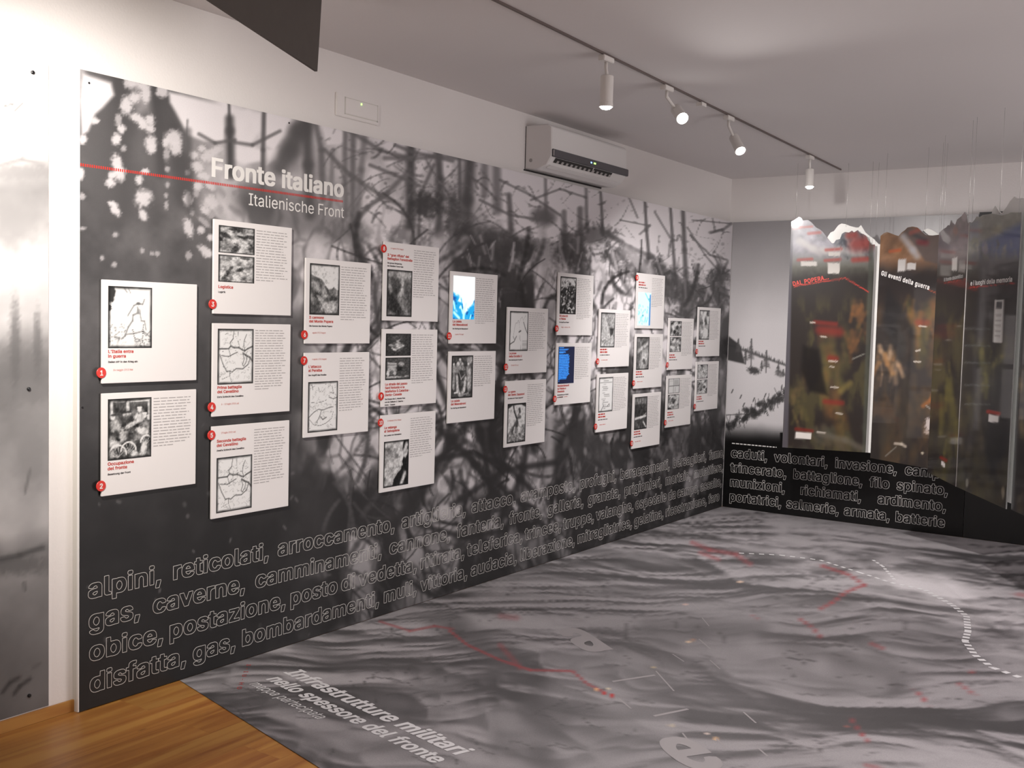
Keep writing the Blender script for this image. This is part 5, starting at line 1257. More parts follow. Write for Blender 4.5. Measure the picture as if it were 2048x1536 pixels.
bm_obj('scale_mark_print', bm, M_paleink, fmap)
bm = bmesh.new()


def dashes(pts, step, w, ln):
    P_ = [at1(p, 2, 0.0034) for p in pts]
    for a, b in zip(P_, P_[1:]):
        d = b-a
        L = np.linalg.norm(d)
        d = d/L
        nrm = np.cross(UPZ, d)*w/2
        k = 0.0
        while k < L:
            q0 = a+d*k
            q1 = a+d*min(k+ln, L)
            bm.faces.new([bm.verts.new(q) for q in (q0-nrm, q1-nrm, q1+nrm, q0+nrm)])
            k += step


dashes([(1478, 1106), (1560, 1110), (1640, 1120), (1720, 1145), (1782, 1165)], 0.07, 0.022, 0.035)
dashes([(1782, 1165), (1850, 1180), (1905, 1210), (1933, 1232), (1936, 1262), (1930, 1282), (1950, 1310), (1985, 1335), (2044, 1356)], 0.06, 0.034, 0.03)
dashes([(1746, 1120), (1765, 1132), (1790, 1160)], 0.07, 0.02, 0.035)
bm_obj('dotted_line_print', bm, M_floorlet, fmap)

# ------------------------------------------------------------------ the cards on the long board
CW, CH, CT = 0.4607, 0.4134, 0.014
XF = CT


def vignette(k, s=0.06):
    k.v[:] = np.clip((k.v-0.16)*1.22+0.16, 0, 1)**0.95
    if k.v.mean() < 0.74:
        g = 0.6*(fbm(k.x*15, k.y*19, 77, 3)-0.5)+0.5*(fbm(k.x*31+5, k.y*34, 78, 2)-0.5)
        k.v[:] = np.clip(k.v+(g*(0.22+0.45*k.v[:, 0]))[:, None], 0.04, 1)
        k.v[:] = np.clip((k.v-0.40)*1.2+0.37, 0.05, 0.97)
    m = np.minimum(np.minimum(k.x, 1-k.x)*0.8, np.minimum(k.y, 1-k.y))
    k.fill(1-sstep(0.0, s, m+0.02*(fbm(k.x*6, k.y*6, 2, 2)-0.5)), 0.12)


def pic_climber(k):
    k.v[:] = 0.97
    k.blob(0.05, 0.12, 0.10, 0.16, 0.2, 1, 10, 0.2, 0.3)
    k.blob(0.02, 0.35, 0.06, 0.05, 0.2, 1, 0, 0.2, 0.3)
    for p, w in [([(.44, .47), (.58, .3), (.68, .27), (.78, .28), (.82, .2)], .02), ([(.66, .33), (.68, .42), (.56, .46), (.55, .55), (.45, .66), (.38, .8), (.3, .85)], .025),
                 ([(.72, .43), (.75, .55), (.83, .56), (.86, .7)], .018), ([(.38, .78), (.6, .76), (.8, .72), (.96, .82)], .02), ([(.2, .95), (.25, .84), (.14, .82)], .03), ([(.35, .02), (.42, .09)], .02), ([(.45, .03), (.5, .1)], .015),
                 ([(.78, .72), (.86, .8), (.96, .72)], .014)]:
        k.stroke(p, w, 0.45, .8)
    for t in range(9):
        k.blob(.55+t*.012, .7+t*.033, .016, .009, .2, 1)
        k.blob(.8-t*.003, .62+t*.036, .016, .009, .2, 1)
    k.blob(.68, .27, .05, .025, .4)
    k.blob(.69, .4, .05, .05, .5, .7)
    for i in range(70):
        k.blob(rnd.uniform(.02, .4), rnd.uniform(.6, .98), .02, .012, rnd.uniform(.4, .75), .7)
        k.blob(rnd.uniform(.6, 1), rnd.uniform(.85, .99), .02, .012, rnd.uniform(.3, .7), .7)
    k.blob(.4, .93, .3, .06, .82, .8)


def pic_soldiers(k):
    k.v[:] = (0.34+0.5*(fbm(k.x*9, k.y*9, 31, 4)-0.45)*1.7)[:, None]
    k.poly([(0, .1), (1, .02), (1, .12), (.3, .06)], .78, 1, .02)
    k.fill(sstep(.28, .1, k.y)*(k.y > .07)*.7, .2)
    for x in (.08, .45, .95):
        k.stroke([(x, .08), (x, .3)], .06, .7, .9, .4)
    for cx, cy in [(.12, .3), (.38, .27), (.47, .26), (.72, .2), (.84, .3), (.95, .34)]:
        k.blob(cx, cy, .05, .04, .82, .9)
        k.blob(cx, cy-.035, .06, .018, .9 if cx > .6 else .25, .9)
    for cx, cy, rx, ry, v in [(.2, .45, .13, .12, .7), (.42, .36, .17, .09, .28), (.72, .33, .13, .08, .75), (.55, .43, .2, .04, .75), (.2, .58, .1, .06, .25), (.36, .6, .1, .1, .72), (.5, .62, .09, .05, .2), (.8, .56, .15, .06, .85), (.12, .75, .12, .07, .75), (.7, .8, .09, .12, .2), (.82, .85, .07, .1, .8), (.6, .92, .08, .05, .8)]:
        k.blob(cx, cy, rx, ry, v, .8, rnd.uniform(-20, 20), .4, .4, int(cx*90))
    for cx, cy, r in [(.22, .92, .2), (.47, .86, .17), (.88, .74, .13)]:
        a = np.linspace(math.pi, 2*math.pi, 14)
        k.stroke([(cx+r*math.cos(t), cy+r*.8*math.sin(t)) for t in a], .02, .92, .9)
        for t in a[1:-1:2]:
            k.stroke([(cx, cy+.05), (cx+r*math.cos(t), cy+r*.8*math.sin(t))], .01, .7, .8)


def pic_map(k, seed=0, v2=False):
    r = random.Random(seed)
    k.v[:] = (0.90+0.06*(fbm(k.x*5, k.y*5, seed, 3)-0.5))[:, None]
    if not v2:
        for p, w in [([(.05, .36), (.3, .36), (.36, .31), (.45, .34), (.58, .34), (.68, .38), (.75, .4), (.84, .36), (.97, .32)], .02), ([(.36, .31), (.34, .25), (.42, .18), (.44, .05)], .012),
                     ([(.76, .4), (.72, .3), (.74, .2), (.8, .1)], .012), ([(.56, .05), (.55, .2), (.6, .33)], .006), ([(.1, .48), (.3, .5), (.42, .46), (.55, .42)], .012),
                     ([(.06, .46), (.14, .62), (.25, .77), (.34, .76), (.4, .78), (.52, .72), (.7, .73), (.85, .65), (.9, .55)], .014), ([(.7, .44), (.78, .48), (.9, .52), (.98, .6)], .024),
                     ([(.7, .46), (.74, .55), (.69, .65), (.73, .68), (.8, .6), (.82, .5)], .012), ([(.3, .36), (.36, .5)], .01), ([(.34, .76), (.34, .86), (.4, .97)], .007), ([(.15, .9), (.3, .86)], .006)]:
            k.stroke(p, w, .22, .85, .7)
    else:
        for p, w in [([(.03, .7), (.2, .6), (.35, .55), (.5, .57), (.7, .53), (.85, .52)], .012), ([(.05, .74), (.2, .85), (.4, .88), (.6, .84), (.8, .75), (.85, .62)], .008), ([(.7, .32), (.85, .36), (.98, .33)], .012),
                     ([(.75, .22), (.85, .25), (.8, .1)], .01), ([(.45, .57), (.4, .68), (.3, .8)], .014), ([(.42, .7), (.5, .76), (.62, .72)], .016), ([(.05, .4), (.3, .42), (.6, .38)], .006), ([(.12, .05), (.15, .15)], .012), ([(.34, .12), (.37, .2)], .01)]:
            k.stroke(p, w, .25, .85, .7)
    for i in range(60):
        x, y = r.uniform(.05, .95), r.uniform(.05, .95)
        pts = [(x, y)]
        for j in range(4):
            pts.append((pts[-1][0]+r.uniform(-.07, .07), pts[-1][1]+r.uniform(-.05, .05)))
        k.stroke(pts, .007, .6, .6)
    for i in range(30):
        k.blob(r.uniform(.05, .95), r.uniform(.05, .95), .015, .006, .35, .8)


def pic_rock(k):
    k.v[:] = (0.72+0.1*fbm(k.x*4, k.y*4, 3, 3))[:, None]
    t = (0.3+0.5*(fbm(k.x*8, k.y*8, 9, 4)-0.3))
    m = sstep(-.02, .02, k.y-np.interp(k.x, [0, .2, .4, .55, .62, .75, .8, .9, 1], [.2, .26, .3, .44, .49, .48, .44, .49, .5]))
    k.fill(m, 0)
    k.v += (m*t)[:, None]
    for cx, cy, rx, ry, v, a in [(.2, .45, .15, .07, .6, 20), (.25, .62, .12, .06, .2, 10), (.5, .55, .1, .06, .6, 50), (.4, .72, .18, .05, .65, 35), (.65, .85, .3, .1, .7, 0), (.15, .88, .2, .08, .3, 0), (.8, .68, .12, .06, .2, 0), (.8, .74, .1, .03, .6, 0)]:
        k.blob(cx, cy, rx, ry, v, .8, a, .4, .4, int(100*cx))


def pic_valley(k):
    k.v[:] = (0.42+0.35*(fbm(k.x*5+k.y*2, k.y*3, 15, 4)-0.4))[:, None]
    k.blob(.5, .1, .5, .1, .66, .7)
    for p, w, v in [([(.3, .2), (.4, .4), (.36, .6)], .16, .28), ([(.62, .25), (.6, .45), (.52, .55), (.42, .58)], .08, .72), ([(.3, .58), (.5, .68), (.65, .8), (.8, .9)], .06, .75), ([(.0, .5), (.2, .7), (.5, .95)], .3, .2), ([(.15, .92), (.3, .96)], .05, .5), ([(.85, .4), (.9, .8)], .2, .3), ([(.1, .35), (.15, .45)], .08, .65)]:
        k.stroke(p, w, v, .75, .9)


def pic_burst(k):
    k.v[:] = 0.25
    for i in range(60):
        a = rnd.uniform(0, 6.28)
        r = rnd.uniform(0, .3)
        k.blob(.5+r*math.cos(a), .55+r*math.sin(a)*.8, .08, .04, rnd.uniform(.3, .85), .7, rnd.uniform(-40, 40), .5, .5, i)
    k.blob(.4, .2, .3, .1, .4, .5)


def pic_cart(k):
    k.v[:] = 0.3
    k.poly([(.08, .2), (.45, .25), (.45, .6), (.08, .65)], .66, .9, .04)
    k.stroke([(.08, .33), (.45, .33)], .03, .35)
    for cx, cy, rx, ry, v in [(.1, .72, .06, .12, .8), (.25, .68, .08, .1, .4), (.37, .7, .06, .1, .75), (.55, .5, .13, .14, .18), (.75, .6, .1, .1, .3), (.62, .3, .12, .1, .6), (.3, .88, .4, .04, .7), (.85, .86, .1, .04, .6)]:
        k.blob(cx, cy, rx, ry, v, .85, 0, .4, .3, int(99*cx))


def pic_cloud(k):
    k.v[:] = (0.62+0.6*(fbm(k.x*4, k.y*6, 19, 4)-0.5))[:, None]
    k.v[:] = np.clip(k.v, .3, .86)
    k.poly([(1, 0), (.78, 0), (.74, .2), (.8, .35), (.72, .5), (.7, .64), (.55, .72), (.4, .85), (.36, 1), (1, 1)], .16, 1, .02)
    for p, w in [([(.9, .12), (.8, .3)], .1), ([(.95, .25), (.86, .36)], .06), ([(.85, .75), (.72, .95)], .09), ([(.72, .48), (.74, .55)], .03)]:
        k.stroke(p, w, .72, .9, .6)


def pic_group(k):
    k.v[:] = (0.22+0.2*fbm(k.x*8, k.y*8, 6, 3))[:, None]
    k.blob(.85, .1, .15, .1, .7, .7)
    for cx, cy, s in [(.38, .09, 1), (.1, .2, 1), (.28, .2, 1.4), (.5, .2, 1), (.78, .2, 1), (.5, .34, 1)]:
        k.blob(cx, cy, .05*s, .035*s, .78, .9)
        k.blob(cx, cy+.11, .11*s, .09, rnd.choice([.55, .6, .3]), .8, 0, .4, .3, int(99*cx))
    k.blob(.45, .45, .14, .12, .2, .8)
    for p, w, v in [([(.25, .5), (.3, .8), (.4, .92)], .08, .75), ([(.65, .55), (.6, .8), (.48, .92)], .08, .75), ([(.82, .4), (.83, .72)], .14, .7), ([(.12, .3), (.1, .75)], .08, .6), ([(.15, .87), (.3, .86)], .03, .9), ([(.35, .93), (.8, .9)], .03, .55), ([(.35, .4), (.45, .55), (.62, .45)], .03, .6)]:
        k.stroke(p, w, v, .85)


def pic_sketch(k):
    k.v[:] = 0.92
    for p, w, v in [([(.2, .65), (.26, .42), (.32, .3), (.4, .3), (.45, .22), (.5, .3)], .012, .6), ([(.5, .3), (.58, .18), (.66, .14), (.72, .22)], .012, .65), ([(.72, .24), (.82, .12), (.85, .1), (.86, .22)], .01, .65),
                    ([(.74, .27), (.84, .42), (.97, .56)], .022, .3), ([(.03, .83), (.25, .76), (.37, .63)], .022, .3), ([(.5, .52), (.6, .49)], .03, .3), ([(.55, .54), (.56, .7), (.62, .75), (.61, .98)], .008, .4), ([(.5, .3), (.55, .5)], .008, .65), ([(.2, .64), (.26, .7)], .03, .6)]:
        k.stroke(p, w, v, .9)
    k.poly([(.68, .72), (.95, .72), (.95, .97), (.68, .97)], .78, .7, .01)
    for i in range(7):
        k.stroke([(.7, .75+i*.032), (.93, .75+i*.032)], .008, .55, .8)


def pic_statue(k):
    k.v[:] = (0.74+0.12*(fbm(k.x*4, k.y*5, 10, 3)-.5))[:, None]
    k.poly([(0, 1), (0, .78), (.2, .62), (.45, .52), (.52, .46), (.6, .52), (.85, .56), (1, .55), (1, 1)], .45, .8, .03)
    for p, w, v in [([(.32, .06), (.36, .2), (.45, .32), (.52, .4), (.54, .5)], .05, .25), ([(.55, .5), (.54, .75)], .05, .3), ([(.5, .5), (.3, .72)], .12, .28), ([(.64, .16), (.66, .22)], .08, .25), ([(.6, .3), (.7, .36), (.58, .38)], .06, .4), ([(.7, .55), (.62, .72)], .14, .72), ([(.4, .62), (.36, .76)], .06, .75)]:
        k.stroke(p, w, v, .9)
    for i in range(60):
        k.blob(rnd.uniform(0, 1), rnd.uniform(.78, .98), .05, .025, rnd.uniform(.25, .8), .7)
    k.poly([(0, 0), (1, 0), (1, .12), (.75, .04), (.3, .04), (0, .14)], .2, .9, .02)


def pic_crowd(k):
    k.v[:] = 0.25
    k.poly([(0, 0), (1, 0), (1, .3), (.7, .2), (.4, .28), (0, .3)], .78, .9, .04)
    for i in range(160):
        k.blob(rnd.uniform(0, 1), rnd.uniform(.12, 1), rnd.uniform(.02, .07), rnd.uniform(.01, .03), rnd.choice([.1, .2, .6, .85]), .8, rnd.uniform(-80, 80), .4)


def pic_cliff(k):
    k.v[:] = (0.42+0.25*fbm(k.x*5, k.y*6, 44, 3))[:, None]
    k.poly([(.15, .1), (.25, .12), (.8, .62), (.9, .7), (.95, 1), (0, 1), (.1, .6)], .66, .8, .05)
    k.poly([(.6, .45), (.95, .45), (.85, .62), (.7, .7)], .2, .8, .05)
    for i in range(40):
        k.stroke([(rnd.uniform(.1, .8), rnd.uniform(.7, .95)) for _ in range(2)], .02, rnd.choice([.4, .8]), .4)


def pic_document(k):
    k.v[:] = 0.86
    for i in range(20):
        y = .06+i*.044
        x0 = rnd.uniform(.2, .4)
        k.stroke([(x0, y), (x0+rnd.uniform(.1, .4), y)], .012, .5, .8)
    k.stroke([(.08, .15), (.92, .15)], .01, .6)
    k.stroke([(.2, .95), (.35, .82), (.3, .76)], .02, .4)
    k.stroke([(.6, .85), (.75, .78), (.8, .84)], .02, .45)


def pic_gorge(k):
    k.v[:] = (0.28+0.2*fbm(k.x*6, k.y*6, 71, 3))[:, None]
    for p, w, v in [([(.1, .45), (.4, .35), (.85, .2)], .08, .7), ([(.5, .8), (.6, .65), (.75, .55)], .28, .72), ([(.1, .1), (.3, .2)], .1, .5), ([(.3, .85), (.6, .97)], .12, .6)]:
        k.stroke(p, w, v, .8, .8)
    k.blob(.62, .75, .12, .08, .25, .8, 20, .4, .5)


def pic_camp(k):
    k.v[:] = (0.2+0.15*fbm(k.x*7, k.y*7, 81, 3))[:, None]
    for i in range(8):
        k.stroke([(.05+i*.13, .02), (.06+i*.13, .2)], .04, .75, .7)
    for p, w, v in [([(.05, .66), (.5, .63), (.9, .6)], .05, .82), ([(.5, .68), (.9, .52)], .02, .7), ([(.7, .78), (.95, .95)], .05, .8), ([(.1, .8), (.4, .95)], .08, .4)]:
        k.stroke(p, w, v, .9)


def pic_mixed(k, seed):
    r = random.Random(seed)
    k.v[:] = (0.5+0.7*(fbm(k.x*7, k.y*7, seed, 4)-0.4))[:, None]
    for i in range(14):
        k.blob(r.random(), r.random(), r.uniform(.06, .18), r.uniform(.04, .14), r.choice([.15, .25, .7, .85]), .75, r.uniform(-60, 60), .4, .4, i+seed)


def pic_plan(k):
    k.v[:] = .78
    k.poly([(.5, .1), (.9, .1), (.9, .45), (.5, .45)], .62, .8, .02)
    for p in ([(.1, .5), (.95, .5)], [(.45, .05), (.45, .95)], [(.1, .15), (.4, .15)], [(.6, .6), (.6, .9)]):
        k.stroke(p, .02, .4)


def pic_screen_sky(k):
    k.v[:] = (0.95, 0.99, 1.0)
    t = fbm(k.x*6, k.y*7, 61, 4)
    m = sstep(0, .12, k.y-np.interp(k.x, [0, .2, .4, .5, .6, .8, 1], [.32, .38, .46, .8, .8, .62, .5])+.15*(t-.5))
    k.fill(m*sstep(.3, .5, t+.2*k.y), (0.10, 0.62, 0.86))
    k.fill(m*sstep(.5, .62, t), (0.05, 0.32, 0.62))
    for p, w in [([(.05, .85), (.3, .98)], .05), ([(.5, .98), (.5, .8), (.6, .65)], .07), ([(.8, .98), (.84, .9)], .03), ([(.35, .7), (.45, .85)], .04), ([(.02, .6), (.08, .75)], .05)]:
        k.stroke(p, w, (.8, 1, 1), .9, .8)


def pic_screen_text(k):
    k.v[:] = (0.02, 0.07, 0.20)
    r = random.Random(3)
    for i in range(46):
        y = .03+i*.0205
        if i in (1, 4, 8, 43, 45):
            continue
        w = [.32, .3, .62, .55, .5, .42, .45, .3][i] if i < 8 else (.66+r.uniform(-.05, .05)-max(0, i-36)*.035 if i < 42 else .1)
        if i >= 44:
            w = .1
        k.stroke([(.05, y), (max(.1, w), y)], .013, (.22, .60, 1.0), .95, .3)
        if i > 8:
            for j in range(5):
                k.blob(r.uniform(.1, w), y, .012, .01, (.05, .25, .55), .6)


def pic_screen_pale(k):
    k.v[:] = (0.85, 1.0, 1.0)
    k.poly([(.9, .05), (1, .05), (1, 1), (.88, 1)], (.15, .42, .72), .9, .02)
    for p, w in [([(.55, .02), (.8, .2), (.9, .18)], .03), ([(.8, .2), (.95, .3)], .03)]:
        k.stroke(p, w, (.25, .7, .75), .8)
    for i in range(30):
        k.blob(rnd.uniform(.05, .8), rnd.uniform(.4, .95), .05, .03, (.45, .9, .9), .6, rnd.uniform(-50, 50), .5, .4, i)
    k.blob(.4, .7, .06, .03, (.1, .5, .6), .8)


def picture(name, y0, z1, w, h, fn, parent, glow=False, border=True, n=64):
    """one printed picture (or lit screen): top left corner at y0, z1"""
    nx = n
    ny = int(n*h/w*1.0)
    a = np.linspace(0, 1, nx)
    b = np.linspace(0, 1, ny)
    A, B = [q.ravel() for q in np.meshgrid(a, b, indexing='ij')]
    k = Ink(A, B, 0.5)
    fn(k)
    if border and not glow:
        vignette(k)
    Pp = np.stack([np.full_like(A, XF+0.0008), y0+A*w, z1-B*h], 1)
    f = [q[::-1] for q in grid_faces(nx, ny)]
    col = lin(np.clip(k.v, 0, 1))*(1.25 if glow else 0.8)
    return mesh(name, Pp, f, M_screen if glow else M_photo, parent, ink=col)


def bars(name, rows, m, parent):
    bm_ = bmesh.new()
    for y0, z0, w, h in rows:
        bm_.faces.new([bm_.verts.new((XF+0.0007, *q)) for q in ((y0, z0), (y0+w, z0), (y0+w, z0+h), (y0, z0+h))])
    return bm_obj(name, bm_, m, parent)


def greek(x0, x1, z, h, rr, last=1.0):
    out = []
    x = x0
    end = x0+(x1-x0)*last
    while x < end-0.004:
        w = min(rr.uniform(0.012, 0.04), end-x)
        out.append((x, z, w, h))
        x += w+0.0055
    return out


COLY = [2.507, 3.0545, 3.608, 4.168, 4.738, 5.3125, 5.8875, 6.4395, 6.988, 7.544, 8.0845]
A_, B_, C_ = 'photo above', 'photo below', 'two photos'
# number, column, bottom height, layout, pictures, title, second language, date, lines of text, label
CARDS = [
    ('1', 0, 1.314, A_, [pic_climber], ["L'Italia entra", 'in guerra'], ['Italien tritt in den Krieg ein'], '24 maggio 1915 Mai', 0, 'white card with red badge 1, brightly lit, pale drawing of a climbing figure'),
    ('2', 0, 0.861, A_, [pic_soldiers], ['Occupazione', 'del fronte'], ['Besetzung der Front'], '', 17, 'white card with red badge 2, photo of soldiers with bicycles'),
    ('3', 1, 1.604, C_, [lambda k: pic_mixed(k, 7), lambda k: pic_mixed(k, 21)], ['Logistica'], ['Logistik'], '', 19, 'white card with red badge 3, two pale photos, topmost below the title lettering'),
    ('4', 1, 1.149, A_, [lambda k: pic_map(k, 1)], ['Prima battaglia', 'del Cavallino'], ['Erste Schlacht des Cavallino'], '6 - 12 luglio 1915 Juli', 24, 'white card with red badge 4, line map above the words Prima battaglia'),
    ('5', 1, 0.692, B_, [lambda k: pic_map(k, 2)], ['Seconda battaglia', 'del Cavallino'], ['Zweite Schlacht des Cavallino'], '19 luglio 1915 Juli', 21, 'white card with red badge 5, line map below the words Seconda battaglia'),
    ('6', 2, 1.471, A_, [pic_rock], ['Il cannone', 'del Monte Popera'], ['Die Kanone des Monte Popera'], 'agosto 1915 August', 22, 'white card with red badge 6, photo of rocks under a pale sky'),
    ('7', 2, 1.013, B_, [lambda k: pic_map(k, 3, True)], ["L'attacco", 'al Peralba'], ['Der Angriff des Peralba'], '4 agosto 1915 August', 22, "white card with red badge 7, line map below the words L'attacco"),
    ('8', 3, 1.592, B_, [pic_valley], ['Il "gran rifiuto" del', 'Battaglion Fenestrelle'], ['Die grosse Weigerung', 'des Bataillon Fenestrelle'], '14 agosto 1915 August', 21, 'white card with red badge 8 on its top corner, dark mountain photo'),
    ('9', 3, 1.134, C_, [pic_burst, pic_cart], ['La strada del passo', "Sant'Antonio e la", 'teleferica S.Caterina-', 'Danta-Casada'], ['Die Strasse des S. Antonio Pass', 'und der Seilbahn S. Caterina -', 'Danta - Casada'], '', 22, 'white card with red badge 9, two dark photos above four red title lines'),
    ('10', 3, 0.676, B_, [pic_cloud], ['La valanga', 'di Selvapiana'], ['Die Lawine von Selvapiana'], '24 febbraio 1916 Februar', 18, 'white card with red badge 10, photo of white smoke over dark rock'),
    ('11', 4, 1.469, A_, [pic_screen_sky], ['La calata', 'dei Mascabroni'], ['Der Abstieg der Mascabroni'], '5 aprile 1916 April', 22, 'white card with red badge 11 and glowing blue mountain screen'),
    ('', 4, 1.010, A_, [pic_group], ['La calata', 'dei Mascabroni'], ['Der Abstieg der Mascabroni'], '', 15, 'white card without badge, dark group photo, hanging under the glowing mountain screen'),
    ('12', 5, 1.280, A_, [pic_sketch], ['La presa', 'della forcella U'], ['Die Eroberung der Forcella U'], '12 luglio 1916 Juli', 20, 'white card with red badge 12, pale pencil sketch of peaks'),
    ('13', 5, 0.822, B_, [pic_statue], ['Le opere', 'del Genio Zappatori'], ['Die Werke der "Genio Zappatori"'], '', 22, 'white card with red badge 13, photo of a figure on a summit'),
    ('14', 6, 1.523, A_, [pic_crowd], ['Gli attacchi', 'a Palone'], ['Die Angriffe auf Palone'], 'maggio - settembre 1915', 24, 'white card with red badge 14, speckled dark photo, above the blue text screen'),
    ('15', 6, 1.057, A_, [pic_screen_text], ['Bombardamenti', 'su Padola e', 'Dosoledo'], ['Bombardierung von Padola', 'und Dosoledo'], 'luglio 1915 - novembre', 18, 'white card with red badge 15 and dark blue screen full of light blue text'),
    ('16', 7, 1.297, A_, [pic_cliff], None, None, 'x', 20, 'white card with red badge 16, grey photo of a pale cliff'),
    ('17', 7, 0.835, A_, [pic_document], None, None, 'x', 20, 'white card with red badge 17, photo of a pale written document'),
    ('18', 8, 1.579, B_, [pic_screen_pale], None, None, '', 18, 'white card with red badge 18 and glowing pale turquoise screen'),
    ('19', 8, 1.125, A_, [pic_gorge], None, None, 'x', 20, 'white card with red badge 19, dark gorge photo under the turquoise screen'),
    ('20', 8, 0.671, A_, [pic_camp], None, None, 'x', 20, 'white card with red badge 20, photo crossed by white streak, lowest of its column'),
    ('21', 9, 1.254, C_, [lambda k: pic_mixed(k, 41), lambda k: pic_mixed(k, 52)], None, None, '', 24, 'white card with red badge 21, two dark photos, above the card with a plan'),
    ('22', 9, 0.794, C_, [pic_plan, lambda k: pic_mixed(k, 63)], None, None, 'x', 20, 'white card with red badge 22, pale plan above a dark photo'),
    ('23', 10, 1.354, A_, [lambda k: pic_mixed(k, 75)], None, None, '', 20, 'white card with red badge 23, one tall grey photo, nearest the room corner'),
    ('24', 10, 0.896, C_, [lambda k: pic_mixed(k, 87), lambda k: pic_mixed(k, 98)], None, None, '', 22, 'white card with red badge 24, two grey photos, lower card nearest the room corner'),
]
for num, ci, zb, lay, pics, title, sub, date, nlines, label in CARDS:
    y0 = COLY[ci]
    z1 = zb+CH
    Y = lambda a: y0+a*CW
    Z = lambda b: z1-b*CH
    rr = random.Random(hash(label) % 1000 if False else sum(map(ord, label)))
    card = box('info_card', (0.0045, y0, zb), (CT, y0+CW, z1), M_card, bevel=0.0012)
    tag(card, label, 'info card', 'white info cards on the long mural board')
    glow = num in ('11', '15', '18')
    pn = 'lit_screen' if glow else 'photo_print'
    far = ci >= 7
    n = 34 if far else 60
    if lay == A_:
        picture(pn, Y(.057), Z(.058), .445*CW, .60*CH, pics[0], card, glow, n=n)
        ty, sy, dy, by = .705, .0455, .88, .895
    elif lay == B_:
        picture(pn, Y(.057), Z(.345), .445*CW, .60*CH, pics[0], card, glow, n=n)
        ty, sy, dy, by = .178, .0455, .085, (.12 if num == '13' else .09)
    else:
        picture(pn, Y(.057), Z(.058), .445*CW, .288*CH, pics[0], card, n=n)
        picture(pn, Y(.057), Z(.368), .445*CW, .288*CH, pics[1], card, n=n)
        ty, sy, dy, by = .725, .0455, .88, (.86 if num == '9' else .9)
    if glow:
        o_ = [c_ for c_ in card.children if c_.name.startswith('lit_screen')][0]
        o_['label'] = 'glowing blue screen' if num != '18' else 'glowing turquoise screen'
    if title:
        for i, s in enumerate(title):
            write('title_text', s, GLYPHS_BOLD, (XF, Y(.057), Z(ty+i*sy)), UX, UZ, NX, 0.0128, M_redink, card, lift=0.0007, xs=1.12, track=14)
        s0 = ty+(len(title)-1)*sy+.05
        for i, s in enumerate(sub):
            write('subtitle_text', s, GLYPHS_BOLD, (XF, Y(.057), Z(s0+i*.037)), UX, UZ, NX, 0.0076, M_darkink, card, lift=0.0007, xs=1.10)
        if date:
            write('date_text', date, GLYPHS_REGULAR, (XF, Y(.107), Z(dy)), UX, UZ, NX, 0.0076, M_dateink, card, lift=0.0007, xs=0.9)
    else:
        rw = greek(Y(.057), Y(.27), Z(ty), .0095, rr)+greek(Y(.057), Y(.30), Z(ty+.045), .0095, rr)
        bars('title_print', rw, M_redink, card)
        bars('subtitle_print', greek(Y(.057), Y(.36), Z(ty+.09), .0055, rr), M_darkink, card)
        if date:
            bars('date_print', greek(Y(.107), Y(.30), Z(dy), .004, rr), M_dateink, card)
    if nlines:
        pitch = .0302 if nlines < 24 else .0283
        rw = []
        for i in range(nlines):
            rw += greek(Y(.525), Y(rr.uniform(.87, .945)), Z(.078+i*pitch), .0036, rr, 0.55 if i == nlines-1 else 1.0)
        bars('body_text_print', rw, M_greyink, card)
    if num:
        c = np.array([XF, y0-0.004, Z(by)])
        bm = bmesh.new()
        lathe(bm, [(0, .0215), (.002, .0215), (.003, .0205)], c, (1, 0, 0), 32)
        badge = bm_obj('number_badge', bm, M_red, card)
        w = text_width(num, GLYPHS_BOLD)
        hgt_ = .0205
        k_ = hgt_/glyph_top(GLYPHS_BOLD, '1')*(0.9 if len(num) == 1 else 0.72)
        write('number_text', num, GLYPHS_BOLD, (c[0]+.003, c[1]-w*k_/2, c[2]-hgt_*.5), UX, UZ, NX, hgt_, M_letter, badge, width=w*k_, lift=.0006)

# ------------------------------------------------------------------ air conditioner above the board
AY0, AY1, AZ0, AZ1 = 5.545, 6.515, 2.556, 2.838
prof = [(WALLX, AZ0+.012), (WALLX, AZ1), (.125, AZ1), (.150, AZ1-.02), (.156, 2.640), (.120, 2.585), (.05, 2.560)]
ac = prism('air_conditioner', prof, 1, AY0, AY1, M_white)
ac.modifiers.new('soft', 'BEVEL').width = 0.006
tag(ac, 'white wall air conditioner with dark strip above the long mural board', 'air conditioner')
box('display_strip', (.150, AY0+.004, 2.634), (.166, AY1+.008, 2.682), M_grey, ac, bevel=0.003)
ym = AY0+(AY1-AY0)*.52
box('indicator_light', (.1655, ym-.004, 2.655), (.1668, ym+.020, 2.664), M_ledg, ac)
box('indicator_light', (.1655, ym-.045, 2.655), (.1668, ym-.030, 2.664), M_ledb, ac)
for yy in (AY0+.007, AY1+.003):
    box('end_trim', (.1655, yy-.003, 2.640), (.1672, yy+.004, 2.676), M_chrome, ac)
